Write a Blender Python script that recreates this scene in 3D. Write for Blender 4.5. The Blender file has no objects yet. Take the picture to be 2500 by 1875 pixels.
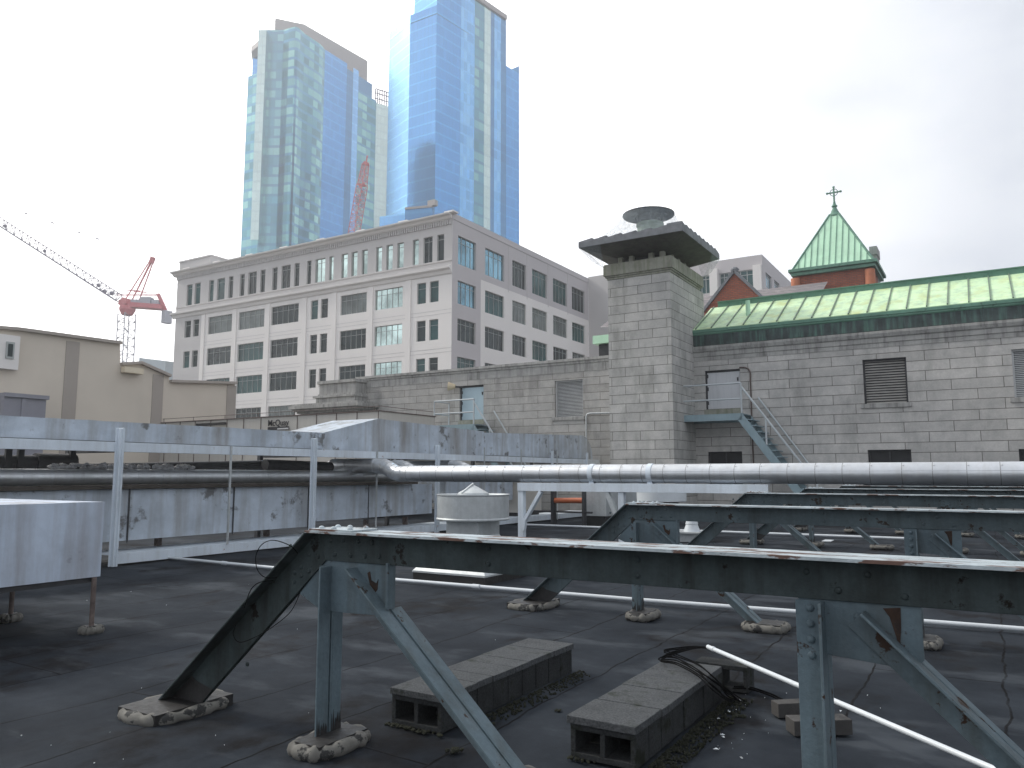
import bpy, bmesh, math, random
from mathutils import Vector, Matrix
random.seed(7)
C = bpy.context.scene
R = math.radians
# ------------------------------------------------------------------ camera
F = 1895.; CX, CY = 1250., 937.5; HOR = 1158.; H = 1.6
PIT = math.atan((HOR-CY)/F); TH = R(31.5)
cam = bpy.data.objects.new('camera', bpy.data.cameras.new('camera'))
C.collection.objects.link(cam); C.camera = cam
cam.data.sensor_width = 36.0; cam.data.lens = 36.0*F/2500.0
cam.data.clip_start = 0.05; cam.data.clip_end = 5000
cam.location = (0, 0, H)
cam.rotation_euler = (R(90)+PIT, 0, TH)
C.render.resolution_x = 1024; C.render.resolution_y = 768
# ------------------------------------------------------------------ colour
C.view_settings.view_transform = 'Standard'; C.view_settings.look = 'None'
C.view_settings.exposure = 0.0; C.view_settings.gamma = 1.0
C.view_settings.use_curve_mapping = False
# ------------------------------------------------------------------ sun + sky
SUN_EL = R(40); SUN_DIR = Vector((-math.cos(SUN_EL)*0.985, -math.cos(SUN_EL)*0.17, math.sin(SUN_EL)))
sl = bpy.data.lights.new('sun', 'SUN'); sl.energy = 3.0; sl.angle = R(9); sl.color = (1.0, .95, .86)
so = bpy.data.objects.new('sun', sl); C.collection.objects.link(so)
so.rotation_euler = SUN_DIR.to_track_quat('Z', 'Y').to_euler()
W = bpy.data.worlds.new('World'); C.world = W; W.use_nodes = True
nt = W.node_tree; nt.nodes.clear(); N = nt.nodes; L = nt.links
out = N.new('ShaderNodeOutputWorld'); bg = N.new('ShaderNodeBackground'); bg.inputs[1].default_value = 0.1
sky = N.new('ShaderNodeTexSky'); sky.sky_type = 'NISHITA'; sky.sun_disc = False
sky.sun_elevation = SUN_EL; sky.sun_rotation = R(260)
tc = N.new('ShaderNodeTexCoord')
mp = N.new('ShaderNodeMapping'); mp.inputs['Scale'].default_value = (1, 1, 2.2); L.new(tc.outputs['Generated'], mp.inputs[0])
ns = N.new('ShaderNodeTexNoise'); ns.inputs['Scale'].default_value = 2.6; ns.inputs['Detail'].default_value = 7; ns.inputs['Roughness'].default_value = .55
L.new(mp.outputs[0], ns.inputs['Vector'])
cr = N.new('ShaderNodeValToRGB'); cr.color_ramp.elements[0].position = .34; cr.color_ramp.elements[0].color = (.72, .72, .72, 1)
cr.color_ramp.elements[1].position = .60; cr.color_ramp.elements[1].color = (1, 1, 1, 1)
L.new(ns.outputs[0], cr.inputs[0])
# cloud brightness : brighter toward the hidden sun (left of view)
vd = N.new('ShaderNodeVectorMath'); vd.operation = 'DOT_PRODUCT'; L.new(tc.outputs['Generated'], vd.inputs[0])
gd = Vector((-0.93, 0.36, 0.25)).normalized(); vd.inputs[1].default_value = gd
mr = N.new('ShaderNodeMapRange'); mr.inputs[1].default_value = .38; mr.inputs[2].default_value = 1.0
mr.inputs[3].default_value = 0.0; mr.inputs[4].default_value = 1.0; L.new(vd.outputs['Value'], mr.inputs[0])
mr2 = N.new('ShaderNodeMapRange'); mr2.inputs[1].default_value = -.55; mr2.inputs[2].default_value = .38
mr2.interpolation_type = 'SMOOTHSTEP'; L.new(vd.outputs['Value'], mr2.inputs[0])
cm0 = N.new('ShaderNodeMix'); cm0.data_type = 'RGBA'; L.new(mr2.outputs[0], cm0.inputs[0])
cm0.inputs[6].default_value = (9.5, 9.9, 10.6, 1); cm0.inputs[7].default_value = (9.3, 9.7, 10.5, 1)
cm = N.new('ShaderNodeMix'); cm.data_type = 'RGBA'; L.new(mr.outputs[0], cm.inputs[0])
L.new(cm0.outputs[2], cm.inputs[6]); cm.inputs[7].default_value = (27, 26.5, 26, 1)
mx = N.new('ShaderNodeMix'); mx.data_type = 'RGBA'
L.new(cr.outputs[0], mx.inputs[0]); L.new(sky.outputs[0], mx.inputs[6]); L.new(cm.outputs[2], mx.inputs[7])
L.new(mx.outputs[2], bg.inputs[0]); L.new(bg.outputs[0], out.inputs[0])

# ------------------------------------------------------------------ helpers
def P(px, py, a=None, b=None, z=None, Y=None):
    """photo pixel -> world point lying on the plane a=, b=, z= or at distance Y"""
    u = (px-CX)/F; v = (py-CY)/F
    Yd = math.cos(PIT)+v*math.sin(PIT); Z = math.sin(PIT)-v*math.cos(PIT)
    d = (u*math.cos(TH)-Yd*math.sin(TH), u*math.sin(TH)+Yd*math.cos(TH), Z)
    if a is not None: t = a/d[0]
    elif b is not None: t = b/d[1]
    elif z is not None: t = (z-H)/d[2]
    else: t = Y/(-d[0]*math.sin(TH)+d[1]*math.cos(TH))
    return Vector((d[0]*t, d[1]*t, H+d[2]*t))

def srgb(r, g, b):
    f = lambda c: ((c/255+.055)/1.055)**2.4 if c > 10 else c/255/12.92
    return (f(r), f(g), f(b))

class MB:
    def __init__(s): s.v = []; s.f = []; s.m = []; s.uv = []
    def face(s, pts, m=0, uv=None):
        n = len(s.v); s.v += [Vector(p) for p in pts]; s.f.append(tuple(range(n, n+len(pts)))); s.m.append(m)
        s.uv.append(uv)
    def grid(s, vs, fs, m=0):
        n = len(s.v); s.v += [Vector(p) for p in vs]
        for f in fs: s.f.append(tuple(n+i for i in f)); s.m.append(m); s.uv.append(None)
    def box(s, a0, a1, b0, b1, z0, z1, m=0):
        if a0 > a1: a0, a1 = a1, a0
        if b0 > b1: b0, b1 = b1, b0
        if z0 > z1: z0, z1 = z1, z0
        vs = [(a0,b0,z0),(a1,b0,z0),(a1,b1,z0),(a0,b1,z0),(a0,b0,z1),(a1,b0,z1),(a1,b1,z1),(a0,b1,z1)]
        s.grid(vs, [(0,3,2,1),(4,5,6,7),(0,1,5,4),(1,2,6,5),(2,3,7,6),(3,0,4,7)], m)
    def bar(s, p0, p1, w, h, up=(0,0,1), m=0):
        """bar from p0 to p1, w across, h along up"""
        p0 = Vector(p0); p1 = Vector(p1); d = (p1-p0).normalized(); up = Vector(up)
        if abs(d.dot(up.normalized())) > .99: up = Vector((0,1,0))
        x = d.cross(up).normalized()*(w/2); y = x.cross(d).normalized()*(h/2)
        vs = [p0-x-y, p0+x-y, p0+x+y, p0-x+y, p1-x-y, p1+x-y, p1+x+y, p1-x+y]
        s.grid(vs, [(0,1,2,3),(7,6,5,4),(4,5,1,0),(5,6,2,1),(6,7,3,2),(7,4,0,3)], m)
    def prism(s, poly, axis, c0, c1, m=0):
        """poly: list of 2-tuples. axis 'b': (a,z) poly extruded in b ; 'a': (b,z) ; 'z': (a,b)"""
        def pt(q, c): return {'b': (q[0], c, q[1]), 'a': (c, q[0], q[1]), 'z': (q[0], q[1], c)}[axis]
        n = len(poly); vs = [pt(q, c0) for q in poly]+[pt(q, c1) for q in poly]
        fs = [tuple(range(n)), tuple(range(2*n-1, n-1, -1))]+[(i, i+n, (i+1) % n+n, (i+1) % n) for i in range(n)]
        s.grid(vs, fs, m)
    def tube(s, pts, r, n=12, m=0, caps=True):
        pts = [Vector(p) for p in pts]; k = len(pts); rs = r if isinstance(r, (list, tuple)) else [r]*k
        up = None; vs = []
        for i, p in enumerate(pts):
            d = (pts[min(i+1, k-1)]-pts[max(i-1, 0)]).normalized()
            if up is None:
                up = Vector((0,0,1)) if abs(d.z) < .9 else Vector((0,1,0))
            x = d.cross(up).normalized(); up = x.cross(d).normalized()
            for j in range(n):
                t = 2*math.pi*j/n; vs.append(p+x*math.cos(t)*rs[i]+up*math.sin(t)*rs[i])
        fs = [(i*n+j, i*n+(j+1) % n, (i+1)*n+(j+1) % n, (i+1)*n+j) for i in range(k-1) for j in range(n)]
        if caps: fs += [tuple(range(n-1, -1, -1)), tuple(range((k-1)*n, k*n))]
        s.grid(vs, fs, m)
    def lathe(s, prof, c, n=32, m=0):
        """prof: (r,z) list around vertical axis through c"""
        vs = []
        for r, z in prof:
            for j in range(n):
                t = 2*math.pi*j/n; vs.append((c[0]+r*math.cos(t), c[1]+r*math.sin(t), c[2]+z))
        fs = [(i*n+j, i*n+(j+1) % n, (i+1)*n+(j+1) % n, (i+1)*n+j) for i in range(len(prof)-1) for j in range(n)]
        s.grid(vs, fs, m)
    def dome(s, c, nrm, r, h=None, n=8, m=0):
        c = Vector(c); nrm = Vector(nrm).normalized(); h = h or r*.6
        x = nrm.orthogonal().normalized(); y = nrm.cross(x)
        vs = []
        for rr, hh in ((1, 0), (.85, .55), (.5, .88)):
            for j in range(n):
                t = 2*math.pi*j/n; vs.append(c+(x*math.cos(t)+y*math.sin(t))*r*rr+nrm*h*hh)
        vs.append(c+nrm*h)
        fs = [(i*n+j, i*n+(j+1) % n, (i+1)*n+(j+1) % n, (i+1)*n+j) for i in range(2) for j in range(n)]
        fs += [(2*n+j, 2*n+(j+1) % n, 3*n) for j in range(n)]
        s.grid(vs, fs, m)
    def blob(s, c, rx, ry, rz, n=7, m=0, jit=.15):
        vs = []; k = 5
        for i in range(k):
            ph = math.pi*(i+.5)/k
            for j in range(n):
                t = 2*math.pi*j/n; q = 1+random.uniform(-jit, jit)
                vs.append((c[0]+rx*math.sin(ph)*math.cos(t)*q, c[1]+ry*math.sin(ph)*math.sin(t)*q, c[2]+rz*math.cos(ph)*q))
        fs = [(i*n+j, (i+1)*n+j, (i+1)*n+(j+1) % n, i*n+(j+1) % n) for i in range(k-1) for j in range(n)]
        fs += [tuple(range(n)), tuple(range(k*n-1, (k-1)*n-1, -1))]
        s.grid(vs, fs, m)

BASE = {}
def thing(name, label, cat, base=(0,0,0), group=None):
    o = bpy.data.objects.new(name, None); C.collection.objects.link(o)
    o.empty_display_size = .2; o.location = base; BASE[o.name] = Vector(base)
    o['label'] = label; o['category'] = cat
    if group: o['group'] = group
    return o
def part(name, mb, mat, parent=None, smooth=False, bevel=0, label=None, base=None, recalc=True):
    me = bpy.data.meshes.new(name); B = BASE[parent.name] if parent else Vector(base or (0,0,0))
    me.from_pydata([tuple(v-B) for v in mb.v], [], mb.f)
    for m in (mat if isinstance(mat, (list, tuple)) else [mat]): me.materials.append(m)
    for p, m in zip(me.polygons, mb.m): p.material_index = m; p.use_smooth = smooth
    if any(mb.uv):
        uvl = me.uv_layers.new(name='UVMap')
        for p, uv in zip(me.polygons, mb.uv):
            if uv:
                for li, c in zip(p.loop_indices, uv): uvl.data[li].uv = c
    if recalc:
        bm = bmesh.new(); bm.from_mesh(me); bmesh.ops.recalc_face_normals(bm, faces=bm.faces); bm.to_mesh(me); bm.free()
    o = bpy.data.objects.new(name, me); C.collection.objects.link(o)
    if parent: o.parent = parent; BASE[o.name] = BASE[parent.name]
    else: o.location = B; BASE[o.name] = B
    if smooth:
        md = o.modifiers.new('es', 'EDGE_SPLIT'); md.split_angle = R(40)
    if bevel:
        md = o.modifiers.new('bev', 'BEVEL'); md.width = bevel; md.segments = 2; md.limit_method = 'ANGLE'; md.angle_limit = R(35)
    if label: o['label'] = label
    return o
def solo(name, mb, mat, label, cat, group=None, kind=None, base=(0,0,0), **k):
    o = part(name, mb, mat, base=base, **k)
    if kind: o['kind'] = kind
    o['label'] = label
    if cat: o['category'] = cat
    if group: o['group'] = group
    return o
def struct(name, mb, mat, **k):
    o = part(name, mb, mat, **k); o['kind'] = 'structure'; return o
def copy_tree(o, parent=None, off=None):
    c = o.copy(); C.collection.objects.link(c); c.parent = parent
    if off is not None: c.location = o.location+Vector(off)
    for ch in list(o.children): copy_tree(ch, c)
    return c

# ------------------------------------------------------------------ materials
def nodes(name):
    m = bpy.data.materials.new(name); m.use_nodes = True
    t = m.node_tree; p = t.nodes['Principled BSDF']; return m, t, p
def mixc(t, fac, c0, c1, blend='MIX'):
    n = t.nodes.new('ShaderNodeMix'); n.data_type = 'RGBA'; n.blend_type = blend
    for s, c in ((0, fac), (6, c0), (7, c1)):
        if hasattr(c, 'is_linked') or hasattr(c, 'links'): t.links.new(c, n.inputs[s])
        elif isinstance(c, (int, float)): n.inputs[s].default_value = c
        else: n.inputs[s].default_value = tuple(c)[:3]+(1,)
    return n.outputs[2]
def noise(t, vec, scale, detail=5, rough=.6, stretch=None):
    if stretch:
        mp = t.nodes.new('ShaderNodeMapping'); mp.inputs['Scale'].default_value = stretch; t.links.new(vec, mp.inputs[0]); vec = mp.outputs[0]
    n = t.nodes.new('ShaderNodeTexNoise'); n.inputs['Scale'].default_value = scale; n.inputs['Detail'].default_value = detail
    n.inputs['Roughness'].default_value = rough; t.links.new(vec, n.inputs['Vector']); return n.outputs[0]
def ramp(t, val, p0, p1, c0=0., c1=1.):
    n = t.nodes.new('ShaderNodeMapRange'); t.links.new(val, n.inputs[0]); n.inputs[1].default_value = p0; n.inputs[2].default_value = p1
    n.inputs[3].default_value = c0; n.inputs[4].default_value = c1; n.clamp = True; return n.outputs[0]
def pos(t): return t.nodes.new('ShaderNodeNewGeometry').outputs['Position']
def mul(t, a, b, op='MULTIPLY'):
    n = t.nodes.new('ShaderNodeMath'); n.operation = op
    for i, x in enumerate((a, b)):
        if isinstance(x, (int, float)): n.inputs[i].default_value = x
        else: t.links.new(x, n.inputs[i])
    return n.outputs[0]
def sc(c, k): return tuple(min(1, x*k) for x in c)
def mat(name, col, rough=.7, metal=0., var=.2, scale=2.5, streak=None, sk=.5, spots=None, spk=(.60, .64), spscale=6, sstretch=None, sfreq=2.2,
        bump=.15, bscale=60, spec=.5, fine=.12, coat=0):
    m, t, p = nodes(name); v = pos(t)
    c = mixc(t, ramp(t, noise(t, v, scale), .3, .7), sc(col, 1-var), sc(col, 1+var))
    c = mixc(t, ramp(t, noise(t, v, scale*14, 4), .3, .7), sc((1,1,1), 1-fine), (1,1,1)) if False else c
    fn = noise(t, v, bscale, 4, .7)
    c = mixc(t, 1.0, c, mixc(t, ramp(t, fn, .3, .7), (1-fine,)*3, (1,1,1)), 'MULTIPLY')
    if streak:
        s1 = ramp(t, noise(t, v, sfreq, 6, .62, (3.2, 3.2, .25)), .46, .72, 0, sk); c = mixc(t, s1, c, streak)
    rg = rough
    if spots:
        s2 = ramp(t, noise(t, v, spscale, 6, .65, sstretch), spk[0], spk[1]); c = mixc(t, s2, c, spots)
    t.links.new(c, p.inputs['Base Color'])
    r = ramp(t, noise(t, v, scale*3), .3, .7, max(.02, rough-.1), min(1, rough+.1)); t.links.new(r, p.inputs['Roughness'])
    p.inputs['Metallic'].default_value = metal; p.inputs['Specular IOR Level'].default_value = spec
    if bump:
        b = t.nodes.new('ShaderNodeBump'); b.inputs['Strength'].default_value = bump; b.inputs['Distance'].default_value = .01
        t.links.new(fn, b.inputs['Height']); t.links.new(b.outputs[0], p.inputs['Normal'])
    return m
def masonry(name, c1, c2, mortar, bw, bh, z0=0., off=0., msize=.012, stain=(.10,.10,.09), stk=.55, top=None):
    m, t, p = nodes(name); v = pos(t)
    s = t.nodes.new('ShaderNodeSeparateXYZ'); t.links.new(v, s.inputs[0])
    u = mul(t, mul(t, s.outputs[0], s.outputs[1], 'ADD'), off, 'ADD'); w = mul(t, s.outputs[2], z0, 'SUBTRACT')
    cb = t.nodes.new('ShaderNodeCombineXYZ'); t.links.new(u, cb.inputs[0]); t.links.new(w, cb.inputs[1])
    br = t.nodes.new('ShaderNodeTexBrick'); t.links.new(cb.outputs[0], br.inputs['Vector'])
    br.inputs['Scale'].default_value = 1; br.inputs['Brick Width'].default_value = bw; br.inputs['Row Height'].default_value = bh
    br.inputs['Mortar Size'].default_value = msize; br.inputs['Mortar Smooth'].default_value = .3
    br.offset = .5; br.inputs['Color1'].default_value = c1+(1,); br.inputs['Color2'].default_value = c2+(1,); br.inputs['Mortar'].default_value = mortar+(1,)
    c = mixc(t, 1., br.outputs[0], mixc(t, ramp(t, noise(t, v, 2.1, 7, .65), .3, .7), (.70,.71,.72), (1,1,1)), 'MULTIPLY')
    c = mixc(t, ramp(t, noise(t, v, .8, 7, .65, (1.6, 1.6, .45)), .52, .75, 0, stk), c, stain)
    c = mixc(t, ramp(t, noise(t, v, 25, 4, .7), .35, .65), mixc(t, .12, c, (0,0,0)), c)
    t.links.new(c, p.inputs['Base Color']); p.inputs['Roughness'].default_value = .85
    b = t.nodes.new('ShaderNodeBump'); b.inputs['Strength'].default_value = .6; b.inputs['Distance'].default_value = .01
    h = mul(t, mul(t, br.outputs['Fac'], -1.), mul(t, noise(t, v, 30, 4), .25), 'ADD')
    t.links.new(h, b.inputs['Height']); t.links.new(b.outputs[0], p.inputs['Normal'])
    return m
def curtain(name, base, band, lite, pw=1.5, fh=3.6, metal=1., rough=.24, litf=.25, litk=.7, bandw=.22, mull=.07, big=.2):
    """curtain wall glass with floor bands and panel variation, in UV metres"""
    m, t, p = nodes(name); uvn = t.nodes.new('ShaderNodeUVMap'); uvn.uv_map = 'UVMap'; v = uvn.outputs[0]
    s = t.nodes.new('ShaderNodeSeparateXYZ'); t.links.new(v, s.inputs[0])
    fu = mul(t, s.outputs[0], 1/pw); fv = mul(t, s.outputs[1], 1/fh)
    iu = mul(t, fu, 0, 'FLOOR'); iv = mul(t, fv, 0, 'FLOOR')
    cb = t.nodes.new('ShaderNodeCombineXYZ'); t.links.new(iu, cb.inputs[0]); t.links.new(iv, cb.inputs[1])
    wn = t.nodes.new('ShaderNodeTexWhiteNoise'); wn.noise_dimensions = '2D'; t.links.new(cb.outputs[0], wn.inputs['Vector'])
    pn = wn.outputs['Value']
    c = mixc(t, ramp(t, pn, 0, 1), sc(base, 1-big), sc(base, 1+big))
    clus = ramp(t, noise(t, cb.outputs[0], .35, 3), .42, .6)
    c = mixc(t, mul(t, mul(t, ramp(t, pn, 1-litf-.02, 1-litf), clus), litk), c, lite)
    fr = mul(t, fv, 0, 'FRACT'); isb = ramp(t, fr, bandw, bandw-.02)
    c = mixc(t, isb, c, band)
    fu2 = mul(t, fu, 0, 'FRACT'); c = mixc(t, ramp(t, fu2, mull, mull*.7, 0, .35), c, sc(base, .5))
    c = mixc(t, ramp(t, noise(t, v, .03, 3), .3, .7, 0, .35), c, sc(base, 1.5))
    t.links.new(c, p.inputs['Base Color']); p.inputs['Metallic'].default_value = metal
    p.inputs['Roughness'].default_value = rough
    b = t.nodes.new('ShaderNodeBump'); b.inputs['Strength'].default_value = .04; b.inputs['Distance'].default_value = .2
    t.links.new(noise(t, v, .25, 2), b.inputs['Height']); t.links.new(b.outputs[0], p.inputs['Normal'])
    return m

# membrane roof
def deck_mat():
    m, t, p = nodes('roof_membrane'); v = pos(t)
    base = mixc(t, ramp(t, noise(t, v, .7, 7, .62), .32, .68), (.011,.0145,.020), (.033,.040,.050))
    base = mixc(t, ramp(t, noise(t, v, 7, 6, .7), .3, .7), mixc(t, .2, base, (0,0,0)), base)
    st = ramp(t, noise(t, v, .55, 7, .62, (1.3, .8, 1)), .53, .575); st2 = ramp(t, noise(t, v, 3, 5), .35, .6)
    base = mixc(t, mul(t, mul(t, st, st2), .8), base, (.007, .006, .006))
    base = mixc(t, ramp(t, noise(t, v, .9, 7, .6, (.7, 1.4, 1)),   .53, .64, 0, .5), base, (.072,.082,.094))
    s = t.nodes.new('ShaderNodeSeparateXYZ'); t.links.new(v, s.inputs[0])
    cb = t.nodes.new('ShaderNodeCombineXYZ')
    wob = mul(t, ramp(t, noise(t, v, 1.3, 3), 0, 1, -.08, .08), 1)
    t.links.new(s.outputs[1], cb.inputs[0]); t.links.new(mul(t, s.outputs[0], wob, 'ADD'), cb.inputs[1])
    br = t.nodes.new('ShaderNodeTexBrick'); t.links.new(cb.outputs[0], br.inputs['Vector']); br.inputs['Scale'].default_value = 1
    br.inputs['Brick Width'].default_value = 7.3; br.inputs['Row Height'].default_value = .93; br.inputs['Mortar Size'].default_value = .012
    br.inputs['Mortar Smooth'].default_value = .6
    sm = mul(t, br.outputs['Fac'], ramp(t, noise(t, v, 2.2, 4),   .3, .55, .25, 1.))
    base = mixc(t, sm, base, (.005,.0045,.005))
    fl = ramp(t, noise(t, v, 130, 2, .5), .72, .76, 0, .2); base = mixc(t, fl, base, (.2,.2,.2))
    t.links.new(base, p.inputs['Base Color'])
    t.links.new(ramp(t, noise(t, v, 1.1, 5), .3, .7, .75, .98), p.inputs['Roughness']); p.inputs['Specular IOR Level'].default_value = .10
    b = t.nodes.new('ShaderNodeBump'); b.inputs['Strength'].default_value = .35; b.inputs['Distance'].default_value = .012
    h = mul(t, mul(t, noise(t, v, 90, 4, .7), .35), mul(t, br.outputs['Fac'], .8), 'ADD')
    t.links.new(h, b.inputs['Height']); t.links.new(b.outputs[0], p.inputs['Normal'])
    return m
M = {}
M['deck'] = deck_mat()
M['asphalt'] = mat('asphalt', (.06,.06,.062), .9, scale=.2)
M['steel'] = mat('blue_grey_steel', (.12,.165,.19), .6, spec=.25, var=.2, scale=3, streak=(.06,.06,.05), sk=.6, spots=(.040,.022,.014), spk=(.61,.64), spscale=6, bump=.3, bscale=35, fine=.2)
M['steeldark'] = mat('grimy_steel', (.050,.066,.068), .7, spec=.2, var=.3, scale=3, streak=(.014,.015,.012), sk=.75, spots=(.010,.008,.006), spk=(.62,.66), spscale=6, bump=.35, bscale=35, fine=.25)
M['flange'] = mat('flaking_flange_paint', (.42,.48,.51), .6, var=.25, scale=4, spots=(.11,.06,.045), spk=(.54,.58), spscale=13, sstretch=(.28,1,1), bump=.4, bscale=30, fine=.2)
M['white'] = mat('white_rack_paint', (.66,.73,.80), .5, var=.1, scale=1.5, streak=(.40,.42,.42), sk=.4, spots=(.25,.12,.07), spk=(.66,.70), spscale=3.6, bump=.1)
M['whitepipe'] = mat('white_plastic', (.62,.66,.69), .4, var=.05, bump=.05)
M['duct'] = mat('painted_duct', (.46,.52,.59), .6, var=.2, sfreq=.8, scale=1.6, streak=(.22,.205,.185), sk=.85, spots=(.15,.155,.16), spk=(.58,.65), spscale=1.9, bump=.35, bscale=9, fine=.08)
M['ductwhite'] = mat('white_coated_duct', (.47,.54,.64), .6, var=.15, sfreq=1.0, scale=1.8, streak=(.26,.25,.26), sk=.85, spots=(.22,.22,.24), spk=(.60,.68), spscale=2.4, bump=.3, bscale=9, fine=.08)
M['silver'] = mat('aluminium_jacket', (.62,.64,.66), .38, metal=.75, var=.1, scale=1.5, streak=(.40,.38,.35), sk=.3, bump=.1, bscale=8, fine=.08)
M['seam'] = mat('pipe_seam', (.28,.28,.28), .6, metal=.3, bump=0)
M['galv'] = mat('galvanised_sheet', (.50,.53,.54), .45, metal=.35, var=.08, scale=3, streak=(.3,.3,.3), sk=.4, bump=.08, bscale=12)
M['black'] = mat('black_rubber', (.004,.004,.0045), .8, var=.2, spec=.04, bump=0)
M['darkpipe'] = mat('dark_pipe', (.035,.036,.04), .6, var=.3, scale=4)
M['tar'] = mat('roofing_tar', (.02,.019,.019), .55, var=.4, scale=6, bump=.4, bscale=25)
M['pitch'] = mat('pale_mortar_bag', (.15,.145,.13), .85, var=.3, scale=7, spots=(.025,.025,.025), spk=(.55,.59), spscale=7, bump=.4, bscale=30)
M['rust'] = mat('rust', (.040,.021,.013), .9, var=.45, scale=9, spots=(.02,.012,.01), spk=(.5,.6), spscale=12)
M['rustpipe'] = mat('rusty_pipe', (.13,.10,.09), .85, var=.4, scale=9)
M['block'] = mat('concrete_block', (.05,.053,.055), .95, spec=.1, var=.22, scale=5, spots=(.02,.023,.017), spk=(.56,.66), spscale=5, bump=.9, bscale=70, fine=.5)
M['paver'] = mat('concrete_paver', (.11,.117,.124), .95, spec=.15, var=.2, scale=6, spots=(.04,.044,.04), spk=(.54,.68), spscale=6, bump=.9, bscale=70, fine=.6)
M['wood'] = mat('grey_timber', (.055,.052,.05), .85, var=.3, scale=5, bump=.4)
M['darkwood'] = mat('dark_timber', (.05,.042,.035), .85, var=.3, scale=4)
M['moss'] = mat('moss', (.014,.016,.007), .95, var=.5, scale=20, bump=.8, bscale=90)
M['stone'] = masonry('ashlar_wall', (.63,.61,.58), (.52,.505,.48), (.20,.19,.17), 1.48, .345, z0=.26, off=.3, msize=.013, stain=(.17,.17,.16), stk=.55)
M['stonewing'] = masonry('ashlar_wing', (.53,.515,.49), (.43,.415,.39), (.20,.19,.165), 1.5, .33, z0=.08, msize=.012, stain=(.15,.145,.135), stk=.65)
M['stonech'] = masonry('ashlar_chimney', (.60,.585,.555), (.48,.47,.445), (.20,.195,.175), 1.12, .345, z0=.09, off=.2, msize=.012, stain=(.15,.155,.13), stk=.6)
M['trim'] = mat('stone_trim', (.38,.375,.36), .85, var=.22, scale=1.5, streak=(.09,.09,.08), sk=.7, bump=.3)
M['trimgreen'] = mat('mossy_stone_trim', (.30,.30,.25), .85, var=.25, scale=2, streak=(.12,.14,.07), sk=.7, bump=.3)
M['copper'] = mat('verdigris_roof', (.60,.80,.50), .6, var=.12, scale=1.2, spots=(.50,.58,.26), spk=(.50,.72), spscale=1.6, streak=(.33,.50,.36), sk=.8, sfreq=1.2, bump=.1, bscale=6, fine=.06)
M['copperridge'] = mat('verdigris_ridge', (.12,.26,.19), .6, var=.2, scale=2, spots=(.06,.10,.08), spk=(.6,.7))
M['copperseam'] = mat('copper_seam', (.16,.22,.16), .6, var=.2, scale=3)
M['copperlight'] = mat('verdigris_spire', (.54,.83,.60), .6, var=.12, scale=1., bump=.05)
M['flash'] = mat('stained_copper_flashing', (.035,.05,.05), .65, var=.5, scale=3, streak=(.12,.28,.22), sk=.6, bump=.2)
M['slate'] = masonry('slate_roof', (.30,.27,.27), (.22,.20,.21), (.14,.13,.13), .5, .3, msize=.015, stk=.2)
M['brick'] = masonry('red_brick', (.48,.14,.075), (.38,.105,.06), (.20,.12,.09), .3, .12, msize=.02, stain=(.16,.06,.04), stk=.4)
M['bricklight'] = mat('orange_terracotta', (.52,.19,.10), .8, var=.12, scale=2)
M['door'] = mat('pale_blue_door', (.40,.52,.58), .5, var=.06, scale=1, streak=(.3,.4,.44), sk=.4, bump=.05)
M['doorgrey'] = mat('pale_grey_door', (.58,.59,.61), .5, var=.06, scale=1, streak=(.3,.31,.33), sk=.4, bump=.05)
M['stairpaint'] = mat('blue_grey_stair_paint', (.26,.36,.40), .55, var=.1, scale=2, streak=(.2,.24,.25), sk=.4)
M['railpaint'] = mat('rail_paint', (.50,.54,.56), .5, var=.1, scale=2)
M['louvre'] = mat('louvre_metal', (.55,.56,.56), .6, var=.1)
M['louvredark'] = mat('weathered_louvre', (.36,.35,.33), .65, var=.2)
M['dark'] = mat('dark_void', (.015,.016,.018), .6, var=.2)
M['capdark'] = mat('dark_brown_soffit', (.075,.07,.06), .8, var=.35, scale=3, streak=(.09,.11,.07), sk=.6)  # dark brown tone with greenish streaks for the cap soffit
M['slab'] = mat('slate_slab_edge', (.19,.20,.215), .8, var=.25, scale=3)
M['beige'] = mat('beige_stucco', (.66,.59,.50), .9, var=.05, scale=.5, bump=.05, fine=.04)
M['beigedark'] = mat('dark_beige_stucco', (.40,.355,.315), .9, var=.05, scale=.5, bump=.05, fine=.04)
M['cream'] = mat('sunlit_parapet_cream', (.75,.66,.50), .8, var=.05, scale=.5)  # sunlit look of the parapet return, painted in as a lighter cream
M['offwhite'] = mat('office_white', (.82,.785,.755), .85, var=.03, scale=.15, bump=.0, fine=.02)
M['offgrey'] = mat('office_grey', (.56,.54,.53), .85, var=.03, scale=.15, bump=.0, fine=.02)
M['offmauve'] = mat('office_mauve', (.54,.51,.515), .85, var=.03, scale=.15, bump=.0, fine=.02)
M['frame'] = mat('window_frame_metal', (.42,.44,.43), .5, var=.05, bump=0)
def glass(name, col, rough=.06, metal=0., spec=.6):
    m, t, p = nodes(name); v = pos(t)
    c = mixc(t, ramp(t, noise(t, v, .35, 4), .35, .65), sc(col, .55), sc(col, 1.4)); t.links.new(c, p.inputs['Base Color'])
    p.inputs['Roughness'].default_value = rough; p.inputs['Metallic'].default_value = metal; p.inputs['Specular IOR Level'].default_value = spec
    b = t.nodes.new('ShaderNodeBump'); b.inputs['Strength'].default_value = .06; b.inputs['Distance'].default_value = .1
    t.links.new(noise(t, v, .8, 2), b.inputs['Height']); t.links.new(b.outputs[0], p.inputs['Normal']); return m
M['glassdark'] = glass('dark_teal_glass', (.008,.020,.022), .04, 0, .35)
M['glassteal'] = glass('teal_glass', (.02,.075,.075), .04, 0, .35)
M['glassblind'] = glass('glass_over_pale_blinds', (.13,.15,.145), .15, 0, .4)
M['glasspale'] = glass('mirrored_pale_glass', (.52,.64,.60), .08, 1.)
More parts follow.
